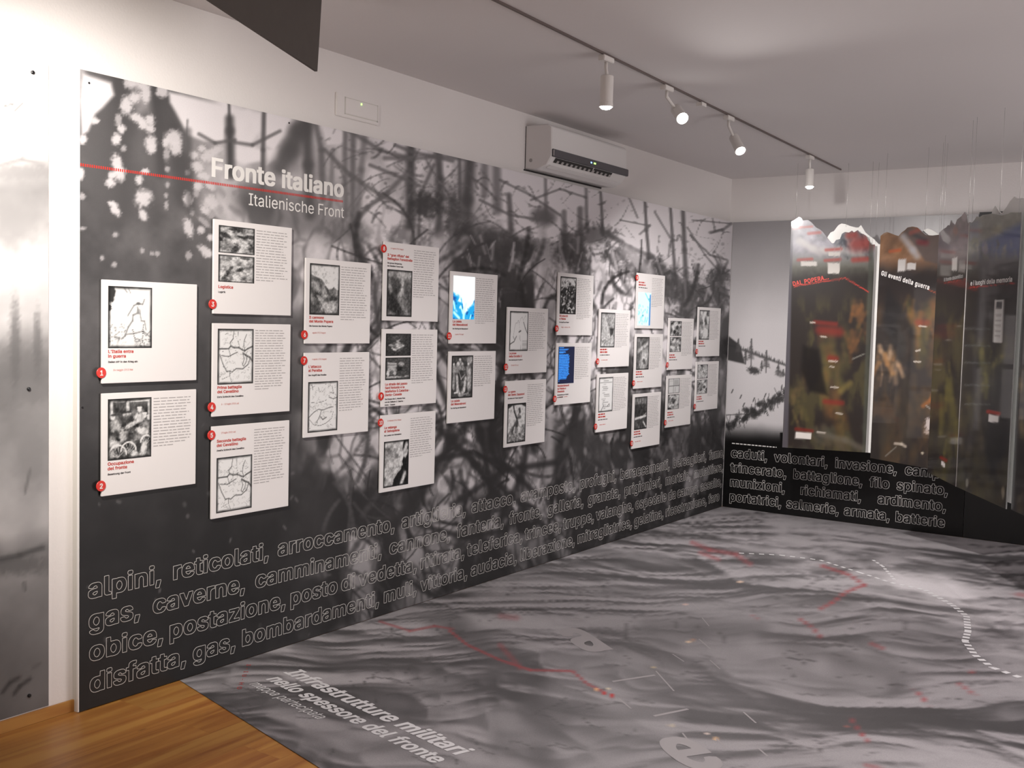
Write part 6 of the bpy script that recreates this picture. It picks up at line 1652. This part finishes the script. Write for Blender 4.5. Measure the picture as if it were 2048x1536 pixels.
# air outlet under the front: dark slot with short vanes
oc = Vector((.135, 0, 2.607))
dx, dz = Vector((.036, 0, .055)).normalized(), Vector((.055, 0, -.036)).normalized()
slot = bmesh.new()
q0, q1 = Vector((.1545, 0, 2.632)), Vector((.1345, 0, 2.605))
nn = Vector((.05, 0, -.036)).normalized()*.0015
for ya, yb in ((AY0+.05, ym+.01), (ym+.03, AY1-.20)):
    vs = [slot.verts.new((q.x+nn.x, y, q.z+nn.z)) for q, y in ((q0, ya), (q0, yb), (q1, yb), (q1, ya))]
    slot.faces.new(vs)
bm_obj('outlet_slot', slot, M_slot, ac)
van = bmesh.new()
for i in range(13):
    yy = AY0+.08+i*.055
    if yy > AY1-.2:
        break
    vs = []
    for q in (q0*.55+q1*.45, q1):
        vs += [van.verts.new((q.x+nn.x*2, yy, q.z+nn.z*2)), van.verts.new((q.x+nn.x*2, yy+.026, q.z+nn.z*2))]
    van.faces.new([vs[0], vs[1], vs[3], vs[2]])
bm_obj('vane_grille', van, M_louvre, ac)
fl = box('outlet_flap', (-.002, 0, -.0045), (.030, AY1-AY0-.06, 0), M_white, ac)
fl.matrix_basis = Matrix.Translation((.098, AY0+.03, 2.5755)) @ Matrix.Rotation(math.radians(-25), 4, 'Y')
box('rear_shadow_strip', (WALLX+.0005, AY0-.012, AZ0+.002), (WALLX+.008, AY1-.01, AZ0+.010), M_slot, ac)  # solid dark strip standing for the shadow under the rear edge
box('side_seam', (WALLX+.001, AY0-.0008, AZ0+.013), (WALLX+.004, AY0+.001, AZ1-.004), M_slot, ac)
bm = bmesh.new()
lathe(bm, [(0, .012), (.0015, .012), (.002, .010)], (.0, AY0, 2.62), (0, -1, 0), 20)
bm_obj('pipe_cap', bm, M_louvre, ac)

# ------------------------------------------------------------------ emergency light box with green lamp
el = box('emergency_light', (WALLX, 3.848, 2.607), (WALLX+.012, 4.164, 2.722), M_wall, bevel=0.003)
tag(el, 'flat white emergency light box with tiny green lamp above the title lettering', 'emergency light')
box('diffuser_panel', (WALLX+.012, 3.91, 2.628), (WALLX+.0145, 4.146, 2.704), M_wall, el, bevel=0.001)
bm = bmesh.new()
for a, b in (((3.905, 2.623), (4.151, 2.627)), ((3.905, 2.7055), (4.151, 2.7085)), ((3.904, 2.623), (3.909, 2.709)), ((4.147, 2.623), (4.152, 2.709))):
    add_box(bm, (WALLX+.0119, a[0], a[1]), (WALLX+.0128, b[0], b[1]))
bm_obj('panel_seam', bm, M_batten, el)
bm = bmesh.new()
lathe(bm, [(0, .004), (.002, .004), (.003, .002)], (WALLX+.0145, 4.024, 2.692), (1, 0, 0), 12)
bm_obj('indicator_light', bm, M_ledg, el)

# ------------------------------------------------------------------ ceiling track with four spotlights


def railx(y):
    return 1.120-0.0335*(y-4.5)


y0r, y1r = 1.6, 8.62
rl = box('ceiling_track', (-.0055, 0, .004), (.0055, y1r-y0r, .014), M_rail)
rl.matrix_basis = Matrix.Translation((railx(y0r), y0r, CEIL-.014)) @ Matrix.Rotation(math.atan(.0335), 4, 'Z')
tag(rl, 'thin dark lighting track running along the white ceiling', 'lighting track')
cap = box('connector_cap', (-.018, -.03, 0), (.018, .03, .02), M_lampbody, rl)
cap.matrix_basis = Matrix.Translation((railx(5.7), 5.7, CEIL-.0345))


def spotlight(y, px_body, px_bulb, aim, label, r=.031, ln=.135, power=110, beam=None, cone=125):
    """adapter on the track, bent arm, cylinder body and glowing lens"""
    x = railx(y)
    root = empty('track_spotlight', (x, y, CEIL-.014))
    tag(root, label, 'spotlight', 'white spotlights on the ceiling track')
    box('track_adapter', (x-.018, y-.05, CEIL-.040), (x+.018, y+.05, CEIL-.0142), M_lampbody, root, bevel=.003)
    d = Vector(aim).normalized()
    lens = Vector(at_plane([px_bulb], (x, y, 2.6), np.array([CF[0], CF[1], 0]))[0])
    tail = lens-d*ln
    tube('swivel_arm', [(x, y, CEIL-.039), (x, y, CEIL-.07), tuple(Vector((x, y, CEIL-.075))*.5+tail*.5), tuple(tail+d*.02)], .009, M_lampbody, root, 10)
    bm_ = bmesh.new()
    lathe(bm_, [(0, r*.9), (.004, r), (ln-.02, r), (ln-.018, r*1.04), (ln, r*1.04), (ln-.002, r*.93)], tail, d, 28)
    bm_obj('lamp_body', bm_, M_lampbody, root, smooth=False)
    bm_ = bmesh.new()
    lathe(bm_, [(-.014, r*.72), (-.006, r*.9), (.003, r*.88), (.010, r*.62), (.013, r*.2)], lens, d, 28)
    bm_obj('lamp_lens', bm_, M_bulb, root, smooth=True)
    s = light('track_spot_beam', 'SPOT', lens+d*.03, lens+d*.03+Vector(beam or aim).normalized(), power, (1.0, .95, .92), .04, cone, 1.0)
    s.parent = root
    s.matrix_parent_inverse = Matrix.Translation((-x, -y, -(CEIL-.014)))


spotlight(4.512, None, (1212, 214), (-.02, .02, -1), 'white cylinder spotlight hanging straight down, left of the other three track lamps', r=.032, ln=.15, power=50)
spotlight(5.22, None, (1365, 237), (.62, -.62, -.55), 'white spotlight turned toward the viewer, brightest of the four track lamps', cone=108)
spotlight(6.135, None, (1481, 302), (.52, -.40, -.72), 'tilted white spotlight, third along the track from the air conditioner side', power=290, beam=(-.1, .6, -.85), cone=132)
spotlight(7.789, None, (1619, 374), (.06, -.10, -1), 'white spotlight at the far end of the ceiling track', power=9, beam=(-.15, .25, -1), cone=150)

# ------------------------------------------------------------------ charcoal sign board hung from the ceiling near the visitor
p0 = at1((632, 143), 2, 2.6)
p1 = at1((415, 0), 2, 2.6)
d = (p1-p0)/np.linalg.norm(p1-p0)
p2 = p0+d*2.0
nrm = np.cross(d, UPZ)
thick = .006*nrm
tp = at_plane([(641, -6)], p0, nrm)[0]
tp = p0+(tp-p0)*((CEIL-.001-p0[2])/(tp[2]-p0[2]))
V_ = [p0, p2, (p2[0], p2[1], CEIL-.001), tp]
V_ = [np.array(v) for v in V_]
V_ = [v-thick for v in V_]+[v+thick for v in V_]
bm = bmesh.new()
vs = [bm.verts.new(v) for v in V_]
for f in ((0, 1, 2, 3), (7, 6, 5, 4), (0, 4, 5, 1), (1, 5, 6, 2), (2, 6, 7, 3), (3, 7, 4, 0)):
    bm.faces.new([vs[i] for i in f])
sign = bm_obj('hanging_sign', bm, M_charcoal)
tag(sign, 'plain charcoal board hanging from the ceiling at the top of the view', 'hanging board')

# ------------------------------------------------------------------ hanging acrylic panels with mountain skylines
ZB = 0.65


def sheet(name, bl, br, top, paint, m, step=2.6, back=0.0, parent=None, left=None, right=None, thick=.008, edge=None):
    """upright sheet: bottom corners and the outline along its top are read off the photograph, then given their real place and thickness"""
    a = at1(bl, 2, ZB)
    b = at1(br, 2, ZB)
    ux = (b-a)/np.linalg.norm(b-a)
    ux[2] = 0
    nr_ = np.array([ux[1], -ux[0], 0.0])
    if nr_@(CAM-a) < 0:
        nr_ = -nr_
    return a, b, ux, nr_


def build_sheet(name, a, ux, nr_, poly, paint, m, parent, nx, ny, thick=.008, em=None):
    """poly: points on the plane through a; the first two are the bottom corners left and right, the rest run along the top from right to left"""
    Q = at_plane(poly, a, nr_)
    s = (Q-a)@ux
    z = Q[:, 2]
    bl, br = 0, 1
    tops = np.argsort(s[2:])+2
    ts, tz = s[tops], z[tops]
    s0, s1 = min(s[0], ts[0]), max(s[1], ts[-1])
    S = np.unique(np.concatenate([np.linspace(s0, s1, nx), np.clip(ts, s0, s1)]))
    keep_ = [S[0]]
    for q in S[1:]:
        if q-keep_[-1] > 0.002:
            keep_.append(q)
    S = np.array(keep_)
    zb = np.interp(S, [s[0], s[1]], [z[0], z[1]])
    zt = np.interp(S, ts, tz)
    T = np.linspace(0, 1, ny)
    # the sides follow the outline's own edges
    P_ = np.array([a+ux*sv+np.array([0, 0, zb[i]+(zt[i]-zb[i])*t-a[2]]) for i, sv in enumerate(S) for t in T])
    inkc = None
    if paint:
        uv_ = project(P_)
        k = Ink(uv_[:, 0], uv_[:, 1], 0.15)
        paint(k)
        inkc = np.minimum(lin(np.clip(k.v, 0, 1))*(0.75+0.5*sstep(520, 600, k.y))[:, None], 0.8)  # top ink dimmed and lower ink raised to offset uneven lamp light
    o = mesh(name, P_, grid_faces(len(S), ny), m, parent, ink=inkc)
    # body of the sheet behind the print
    nS = len(S)
    fr = [i*ny+ny-1 for i in range(nS)]
    fb = [i*ny for i in range(nS)]
    body = bmesh.new()
    off = -nr_*0.0006
    ring = [P_[i] for i in fb]+[P_[i] for i in fr[::-1]]
    n = len(ring)
    v0 = [body.verts.new(r+off) for r in ring]
    v1 = [body.verts.new(r-nr_*thick) for r in ring]
    for i in range(n):
        body.faces.new([v0[i], v0[(i+1) % n], v1[(i+1) % n], v1[i]])
    for vv in (v0, v1):
        for i in range(nS-1):
            body.faces.new([vv[i], vv[i+1], vv[n-2-i], vv[n-1-i]])
    bm_obj('sheet_body', body, em or M_acryledge, o)
    return o, P_.reshape(nS, ny, 3)


def lum(k, sx, sy, seed, lo, hi):
    return lo+(hi-lo)*fbm(k.x*sx, k.y*sy, seed, 4)


def streaks(k, seed, x0, x1, y0, y1, n, cols, wmin=3, wmax=10, lmin=20, lmax=90, lean=0.15, a=.5):
    r = random.Random(seed)
    for i in range(n):
        x = r.uniform(x0, x1)
        y = r.uniform(y0, y1)
        L = r.uniform(lmin, lmax)
        dxx = L*r.gauss(0, lean)
        k.stroke([(x, y), (x+dxx*.5+r.uniform(-3, 3), y+L*.5), (x+dxx, y+L)], r.uniform(wmin, wmax), r.choice(cols), r.uniform(.2, a), .95)


def rgbf(*c):
    return tuple(q/255.0 for q in c)


DK = rgbf(40, 36, 34)
OLIVE, BROWN, ORANGE, GREEN, MAUVE = rgbf(84, 78, 48), rgbf(86, 66, 48), rgbf(128, 84, 48), rgbf(54, 62, 44), rgbf(70, 62, 62)


def paint1(k):
    k.v[:] = rgbf(158, 156, 164)
    n = fbm(k.x*.08, k.y*.08, 5, 4)
    k.v *= (0.75+0.5*n)[:, None]
    k.poly([(1668, 486), (1680, 470), (1690, 463), (1716, 460), (1735, 476), (1745, 492), (1745, 520), (1690, 515), (1672, 500)], rgbf(96, 100, 108), .85, 4)
    streaks(k, 2, 1675, 1742, 462, 505, 40, [rgbf(60, 62, 72), rgbf(150, 150, 150), rgbf(120, 125, 130)], 2, 5, 6, 20, .4, .8)
    k.stroke([(1598, 482), (1625, 497), (1650, 502), (1680, 500), (1720, 510)], 9, rgbf(196, 190, 188), .7, .9)
    k.stroke([(1602, 480), (1640, 510)], 5, rgbf(190, 186, 186), .6, .9)
    k.fill(sstep(495, 545, k.y+10*(n-.5))*.9, rgbf(92, 92, 78))
    k.fill(sstep(525, 562, k.y+14*(n-.5)), DK)
    for x0, x1, y, h in [(1584, 1600, 456, 4), (1600, 1624, 455, 3), (1617, 1640, 467, 4), (1697, 1710, 471, 9), (1712, 1735, 488, 20), (1652, 1682, 500, 4), (1596, 1624, 520, 4), (1650, 1680, 521, 4), (1707, 1735, 520, 7)]:
        k.stroke([(x0, y), (x1, y-2)], h, rgbf(168, 58, 50), .75, .8)
    g = fbm(k.x*.05, k.y*.02, 17, 4)
    dk = sstep(565, 640, k.y)
    k.fill(dk*sstep(.5, .75, g)*.55, OLIVE)
    streaks(k, 4, 1640, 1690, 650, 860, 40, [OLIVE, BROWN, rgbf(96, 88, 50), rgbf(110, 76, 44)], 4, 12, 20, 60, .15, .45)
    streaks(k, 5, 1700, 1738, 600, 680, 12, [ORANGE, rgbf(110, 76, 48)], 4, 9, 20, 50, -.3, .5)
    streaks(k, 6, 1585, 1610, 740, 830, 14, [rgbf(110, 90, 58), OLIVE], 3, 8, 15, 50, .3, .5)
    streaks(k, 7, 1580, 1735, 850, 905, 20, [rgbf(80, 72, 58), rgbf(66, 66, 56)], 4, 10, 10, 30, .8, .6)
    k.poly([(1606, 690), (1636, 700), (1648, 760), (1655, 790), (1618, 782), (1602, 740)], rgbf(20, 18, 18), .85, 6)
    k.stroke([(1682, 782), (1700, 766)], 8, rgbf(120, 106, 58), .6, .9)
    k.stroke([(1705, 718), (1728, 708)], 2, rgbf(150, 150, 140), .6)
    k.stroke([(1640, 868), (1690, 880), (1735, 902)], 8, rgbf(96, 90, 80), .6, .9)
    for p, w in [([(1630, 644), (1672, 648)], 6), ([(1640, 660), (1678, 664)], 13), ([(1592, 858), (1624, 862)], 5), ([(1650, 803), (1684, 806)], 7), ([(1660, 716), (1672, 718)], 8)]:
        k.stroke(p, w, rgbf(118, 40, 34), .75, .8)
    for p, w in [([(1621, 645), (1630, 645)], 2.5), ([(1642, 673), (1652, 674)], 2.5), ([(1658, 722), (1674, 723)], 2.5), ([(1660, 733), (1668, 734)], 2), ([(1662, 774), (1676, 775)], 2.5), ([(1672, 826), (1684, 828)], 2.5), ([(1634, 864), (1650, 866)], 2.5)]:
        k.stroke(p, w, rgbf(176, 168, 158), .9, .5)
    k.poly([(1560, 440), (1586.5, 440), (1575.5, 900), (1560, 900)], rgbf(86, 84, 92), .8, 1.5)
    k.poly([(1738.5, 478), (1748, 478), (1735, 910), (1724, 910)], rgbf(74, 78, 70), .6, 2)
    k.stroke([(1588, 573), (1690, 556), (1737, 584)], 1.6, rgbf(190, 60, 50), .9, .6)
    for q in [[(1602, 523), (1634, 523), (1634, 532), (1602, 532)], [(1655, 526), (1679, 526), (1679, 547), (1655, 547)], [(1657, 504), (1680, 504), (1680, 512), (1657, 512)], [(1591, 863), (1623, 866), (1622, 879), (1590, 877)]]:
        k.poly(q, rgbf(205, 200, 194), 1, .8)


def paint2(k):
    n = fbm(k.x*.05+k.y*.03, k.y*.05, 15, 4)
    k.v[:] = rgbf(134, 100, 74)
    k.v *= (0.7+0.6*n)[:, None]
    k.poly([(1800, 472), (1815, 453), (1845, 460), (1882, 468), (1882, 530), (1850, 522), (1820, 480)], rgbf(90, 80, 78), .85, 4)
    k.stroke([(1806, 474), (1826, 500), (1834, 512)], 9, rgbf(180, 178, 182), .75, .9)
    k.stroke([(1825, 468), (1850, 480)], 6, rgbf(64, 62, 64), .8, .8)
    k.stroke([(1822, 466), (1842, 458)], 6, rgbf(180, 84, 70), .5, .9)
    k.stroke([(1780, 503), (1800, 500)], 5, rgbf(190, 84, 46), .6)
    k.stroke([(1838, 484), (1852, 486)], 8, rgbf(120, 44, 50), .7, .8)
    k.stroke([(1764, 465), (1772, 464)], 5, rgbf(170, 165, 165), .5)
    k.fill(sstep(515, 552, k.y+18*(n-.5)), rgbf(42, 37, 36))
    g = fbm(k.x*.045, k.y*.022, 27, 4)
    dk = sstep(575, 640, k.y)
    k.fill(dk*.25, rgbf(66, 60, 54))
    k.fill(dk*sstep(.48, .74, g)*.55, BROWN)
    streaks(k, 8, 1800, 1872, 590, 690, 34, [ORANGE, rgbf(112, 84, 50), OLIVE], 4, 11, 20, 70, .2, .45)
    streaks(k, 9, 1752, 1795, 690, 740, 16, [rgbf(150, 108, 66), rgbf(120, 92, 62), rgbf(170, 140, 110)], 3, 7, 15, 50, .25, .7)
    streaks(k, 10, 1750, 1870, 740, 910, 40, [rgbf(80, 66, 50), rgbf(64, 58, 50), rgbf(96, 74, 48)], 4, 12, 20, 80, .25, .4)
    k.poly([(1775, 575), (1800, 610), (1830, 660), (1830, 740), (1790, 720), (1765, 640)], rgbf(34, 33, 34), .8, 8)
    k.blob(1857, 848, 7, 14, rgbf(196, 184, 180), .9, 10, .4, .6, 4)
    k.blob(1855, 865, 8, 4, rgbf(176, 160, 150), .8, 10, .4, .6, 4)
    k.stroke([(1846, 812), (1862, 800), (1866, 790)], 6, rgbf(150, 92, 48), .7, .8)
    k.stroke([(1852, 811), (1864, 820)], 2, rgbf(150, 146, 142), .8)
    k.stroke([(1790, 887), (1803, 888), (1811, 893)], 4, rgbf(186, 174, 160), .8, .6)
    k.stroke([(1771, 912), (1792, 894)], 2, rgbf(120, 116, 108), .8)
    k.blob(1845, 906, 2.5, 2.5, rgbf(200, 190, 170), .9)
    k.stroke([(1836, 645), (1854, 646)], 9, rgbf(124, 48, 36), .6, .8)
    for p in ([(1839, 652), (1852, 653)], [(1828, 723), (1841, 724)], [(1832, 702), (1840, 700)]):
        k.stroke(p, 2.5, rgbf(186, 178, 168), .9, .5)
    k.stroke([(1858, 580), (1877, 588)], 1.6, rgbf(150, 70, 44), .9)
    for q in [[(1796, 519), (1812, 518), (1811, 542), (1795, 543)], [(1814, 526), (1832, 526), (1831, 539), (1813, 540)]]:
        k.poly(q, rgbf(200, 195, 192), 1, .8)


def paint3(k):
    n = fbm(k.x*.09, k.y*.06, 35, 4)
    k.v[:] = rgbf(116, 102, 100)
    k.v *= (0.7+0.6*n)[:, None]
    k.poly([(1870, 440), (1898, 440), (1902, 520), (1870, 520)], rgbf(78, 70, 76), .7, 5)
    k.blob(1929, 432, 6, 10, rgbf(190, 172, 172), .8)
    k.blob(1911, 462, 5, 8, rgbf(150, 96, 74), .6)
    k.fill(sstep(505, 545, k.y+16*(n-.5)), rgbf(40, 36, 35))
    g = fbm(k.x*.07, k.y*.02, 37, 4)
    k.fill(sstep(575, 650, k.y)*sstep(.42, .75, g)*.6, rgbf(76, 70, 44))
    streaks(k, 12, 1880, 1915, 720, 940, 30, [rgbf(96, 88, 46), rgbf(80, 74, 44), rgbf(60, 56, 40)], 3, 8, 30, 90, .1, .5)
    k.poly([(1904, 517), (1915, 514), (1914, 541), (1903, 541)], rgbf(200, 196, 192), 1, .8)
    k.poly([(1918, 521), (1931, 520), (1930, 545), (1917, 543)], rgbf(128, 122, 120), 1, .8)
    k.stroke([(1888, 566), (1933, 558)], 1.5, rgbf(130, 48, 40), .9)
    k.poly([(1883, 921), (1890, 927), (1890, 936), (1882, 930)], rgbf(190, 184, 182), 1, .8)
    k.stroke([(1882, 915), (1892, 921)], 5, rgbf(120, 40, 34), .8)


def paint4(k):
    n = fbm(k.x*.07, k.y*.06, 45, 4)
    k.v[:] = rgbf(150, 150, 134)
    k.v *= (0.75+0.5*n)[:, None]
    k.poly([(1995, 470), (2045, 445), (2045, 520), (1985, 515), (1960, 490)], rgbf(52, 80, 150), .85, 10)
    k.poly([(1938, 440), (1960, 440), (1955, 480), (1938, 480)], rgbf(120, 126, 140), .6, 5)
    k.blob(1995, 460, 10, 9, rgbf(186, 176, 140), .6, 0, .5, .5)
    k.blob(1950, 488, 8, 14, rgbf(150, 150, 96), .6, 0, .5, .5)
    k.blob(1970, 497, 6, 12, rgbf(196, 180, 196), .7, 0, .5, .4)
    streaks(k, 14, 1942, 2030, 480, 515, 24, [rgbf(70, 84, 120), rgbf(170, 166, 150), rgbf(60, 66, 60)], 2, 5, 10, 26, .05, .6)
    k.fill(sstep(495, 536, k.y+14*(n-.5)), rgbf(42, 39, 37))
    g = fbm(k.x*.05, k.y*.02, 47, 4)
    k.fill(sstep(590, 680, k.y)*sstep(.46, .76, g)*.55, rgbf(84, 80, 56))
    streaks(k, 15, 1960, 2010, 690, 760, 22, [rgbf(126, 122, 66), rgbf(96, 94, 60), rgbf(150, 140, 90)], 3, 8, 15, 50, .05, .5)
    streaks(k, 16, 1920, 2010, 820, 1000, 34, [rgbf(70, 64, 48), rgbf(84, 74, 56), rgbf(58, 56, 50)], 4, 11, 20, 80, .1, .4)
    k.poly([(1985, 740), (2010, 715), (2030, 720), (2025, 880), (1980, 960), (1968, 900)], rgbf(32, 32, 36), .8, 8)
    for y_ in (657, 691, 725, 770, 808):  # shelf-like reflections painted into the print
        k.stroke([(1930, y_), (1980, y_+1)], 2, rgbf(96, 100, 98), .6, .8)
    k.stroke([(2026, 790), (2018, 1000)], 9, rgbf(92, 90, 80), .4, .9)
    k.blob(2006, 985, 3, 12, rgbf(170, 160, 140), .5)
    k.blob(1934, 966, 3, 9, rgbf(150, 146, 136), .6)
    k.stroke([(1940, 575), (2032, 566)], 1.8, rgbf(176, 52, 44), .95, .5)
    k.poly([(1990, 600), (2008, 600), (2004, 685), (1986, 684)], rgbf(214, 210, 206), 1, .9)
    k.poly([(1993, 604), (2005, 604), (2004, 617), (1992, 617)], rgbf(70, 70, 72), 1, .9)
    for i in range(13):
        k.stroke([(1992-.2*i, 624+i*4.3), (2003-.2*i, 624+i*4.3)], 1.2, rgbf(165, 162, 160), .8)
    k.poly([(1978, 829), (1998, 831), (1997, 846), (1977, 843)], rgbf(205, 200, 198), 1, .9)
    k.stroke([(1976, 823), (1998, 827)], 6, rgbf(150, 44, 36), .9, .5)


def paint5(k):
    n = fbm(k.x*.05, k.y*.03, 55, 4)
    k.v[:] = rgbf(44, 40, 40)
    k.fill(sstep(.5, .75, n)*.6, rgbf(92, 80, 60))
    k.fill(sstep(520, 470, k.y), rgbf(110, 104, 104))
    streaks(k, 18, 2036, 2070, 740, 860, 8, [rgbf(150, 130, 90)], 3, 8, 20, 60, .05, .5)


GRP = 'hanging mountain skyline panels'
a1, b1, ux1, n1 = sheet('', (1570, 895), (1731, 905), None, None, None)
sk1 = [(1570, 895), (1731, 905), (1743, 489), (1736, 480), (1733, 472), (1727, 468), (1720, 466), (1716, 460), (1712, 462), (1708, 465), (1704, 461), (1698, 465), (1690, 464), (1684, 467), (1680, 478), (1672, 480), (1668, 486), (1664, 487), (1657, 479), (1652, 472), (1646, 464),
       (1640, 459), (1632, 455), (1626, 448), (1622, 444), (1616, 440), (1606, 441), (1603, 436), (1598, 434), (1590, 440), (1583, 444)]
pan1, G1 = build_sheet('hanging_display', a1, ux1, n1, sk1, paint1, M_panel, None, 80, 190)
tag(pan1, 'hanging dark panel with grey rock skyline and red words DAL POPERA', 'hanging display', GRP)
a2, b2, ux2, n2 = sheet('', (1746, 917), (1864, 938.5), None, None, None)
sk2 = [(1746, 917), (1864, 938.5), (1880, 469), (1865, 471), (1852, 470), (1842, 462), (1835, 455), (1825, 453), (1815, 455), (1810, 460), (1803, 465), (1797, 472), (1790, 470), (1780, 466), (1774, 464), (1768, 466), (1761, 472)]
pan2, G2 = build_sheet('hanging_display', a2, ux2, n2, sk2, paint2, M_panel, None, 60, 190)
tag(pan2, 'hanging dark panel with brown slope skyline and white words Gli eventi della guerra', 'hanging display', GRP)
a4, b4, ux4, n4 = sheet('', (1916, 975), (2011, 1018), None, None, None)
sk4 = [(1916, 975), (2011, 1018), (2040, 425), (2030, 425), (2022, 425), (2015, 428), (2003, 431), (1993, 429), (1984, 427), (1978, 428), (1965, 430), (1958, 435), (1953, 433), (1950, 438), (1944, 446), (1939, 444)]
pan4, G4 = build_sheet('hanging_display', a4, ux4, n4, sk4, paint4, M_panel, None, 50, 190)
tag(pan4, 'hanging dark panel with yellow and blue skyline and words e i luoghi della memoria', 'hanging display', GRP)
sk3 = [(1872, 953), (1913.5, 974), (1935.5, 446), (1934, 432), (1929, 424), (1924, 431), (1918, 436), (1914, 439), (1910, 450), (1905, 446), (1902, 440), (1899, 451), (1896, 450), (1892, 455), (1884, 460), (1878, 466)]
pan3, G3 = build_sheet('hanging_display', a4-n4*.012, ux4, n4, sk3, paint3, M_panel, None, 34, 190)
tag(pan3, 'narrow hanging dark panel with mauve skyline, behind the yellow and blue one', 'hanging display', GRP)
a5, b5, ux5, n5 = sheet('', (2034.5, 1025), (2075, 1043), None, None, None)
sk5 = [(2034.5, 1025), (2075, 1043), (2110, 420), (2054, 425)]
pan5, G5 = build_sheet('hanging_display', a5, ux5, n5, sk5, paint5, M_panel, None, 14, 120)
tag(pan5, 'dark hanging panel cut off by the right edge of the view', 'hanging display', GRP)
# the white backs of the sheets hanging one step further away
GRW = 'white panel backs'
B1 = [(1640, 897), (1744.5, 906), (1763, 489), (1757, 488), (1748, 478), (1738, 471), (1731, 465), (1725, 455), (1722, 450), (1717, 455), (1712, 455), (1700, 452), (1690, 448), (1683, 447), (1677, 450), (1673, 455), (1668, 462), (1661, 465), (1655, 474), (1640, 500)]
w1_, _ = build_sheet('hanging_backsheet', a1-n1*.05, ux1, n1, B1, None, M_backsheet, None, 40, 6, em=M_backsheet)
tag(w1_, 'white panel back peeking out behind the DAL POPERA panel', 'hanging display', GRW)
B2 = [(1800, 926), (1868.5, 936), (1887.5, 470), (1882, 470), (1875, 467), (1868, 462), (1862, 459), (1855, 457), (1849, 459), (1845, 463), (1840, 476), (1820, 490)]
w2_, _ = build_sheet('hanging_backsheet', a2-n2*.05, ux2, n2, B2, None, M_backsheet, None, 30, 6, em=M_backsheet)
tag(w2_, 'white panel back showing as narrow strip behind the Gli eventi della guerra panel', 'hanging display', GRW)
B4 = [(1960, 985), (2026, 1008), (2054, 398), (2046, 396), (2034, 397), (2028, 393), (2024, 398), (2020, 402), (2015, 411), (2010, 418), (2003, 427), (1998, 424), (1994, 417), (1990, 411), (1987, 417), (1985, 422), (1982, 430), (1977, 432), (1970, 436), (1958, 450)]
w4_, _ = build_sheet('hanging_backsheet', a4-n4*.06, ux4, n4, B4, None, M_backsheet, None, 40, 6, em=M_backsheet)
tag(w4_, 'white jagged panel back behind the yellow and blue skyline panel', 'hanging display', GRW)
# bright cut edge between the third and fourth sheets
q0, q1 = G4[0, 0], G4[0, -1]
tube('cut_edge', [tuple(q0), tuple(q1)], .0035, M_lampbody, pan4, 6)


def panel_words(s, G, a, nr_, p0, p1, hpx, m, parent, track=20, xs=None):
    A, B, Tt = at_plane([p0, p1, (p0[0], p0[1]-hpx)], a, nr_)
    d = (B-A)/np.linalg.norm(B-A)
    up = np.cross(nr_, d)
    if up[2] < 0:
        up = -up
    write('lettering_text', s, G, A, d, up, nr_, abs((Tt-A)@up), m, parent, width=np.linalg.norm(B-A), track=track)


M_redword = mat('red_word', rgb(205, 62, 48), 0.5)
M_dimword = mat('dim_word', (0.30, 0.29, 0.28), 0.5)
panel_words('DAL POPERA...', GLYPHS_BOLD, a1, n1, (1586, 572), (1659, 558), 9, M_redword, pan1, 60)
panel_words('Gli eventi della guerra', GLYPHS_BOLD, a2, n2, (1762, 550), (1859, 580), 9.5, M_letter, pan2, 80)
panel_words('il fronte dolomitico', GLYPHS_BOLD, a4-n4*.012, n4, (1888, 563), (1926, 555), 7, M_dimword, pan3, 20)
panel_words('e i luoghi della memoria', GLYPHS_BOLD, a4, n4, (1941, 571), (2025, 563), 9, M_letter, pan4, 20)
# suspension wires
for pan, Gs in ((pan1, G1), (pan2, G2), (pan3, G3), (pan4, G4), (pan5, G5)):
    ns = Gs.shape[0]
    for i in (max(1, int(ns*.06)), int(ns*.94)):
        p = Gs[min(i, ns-1), -1]
        tube('suspension_wire', [(p[0], p[1], p[2]-.02), (p[0], p[1], CEIL)], .0011, M_wire, pan, 6)
for pan in (w1_, w2_, w4_):
    me = pan.data
    co = np.array([v.co for v in me.vertices]).reshape(-1, 6, 3)
    for i in (int(len(co)*.4), int(len(co)*.9)):
        p = co[i, -1]
        tube('suspension_wire', [(p[0], p[1], p[2]-.02), (p[0], p[1], CEIL)], .0011, M_wire, pan, 6)
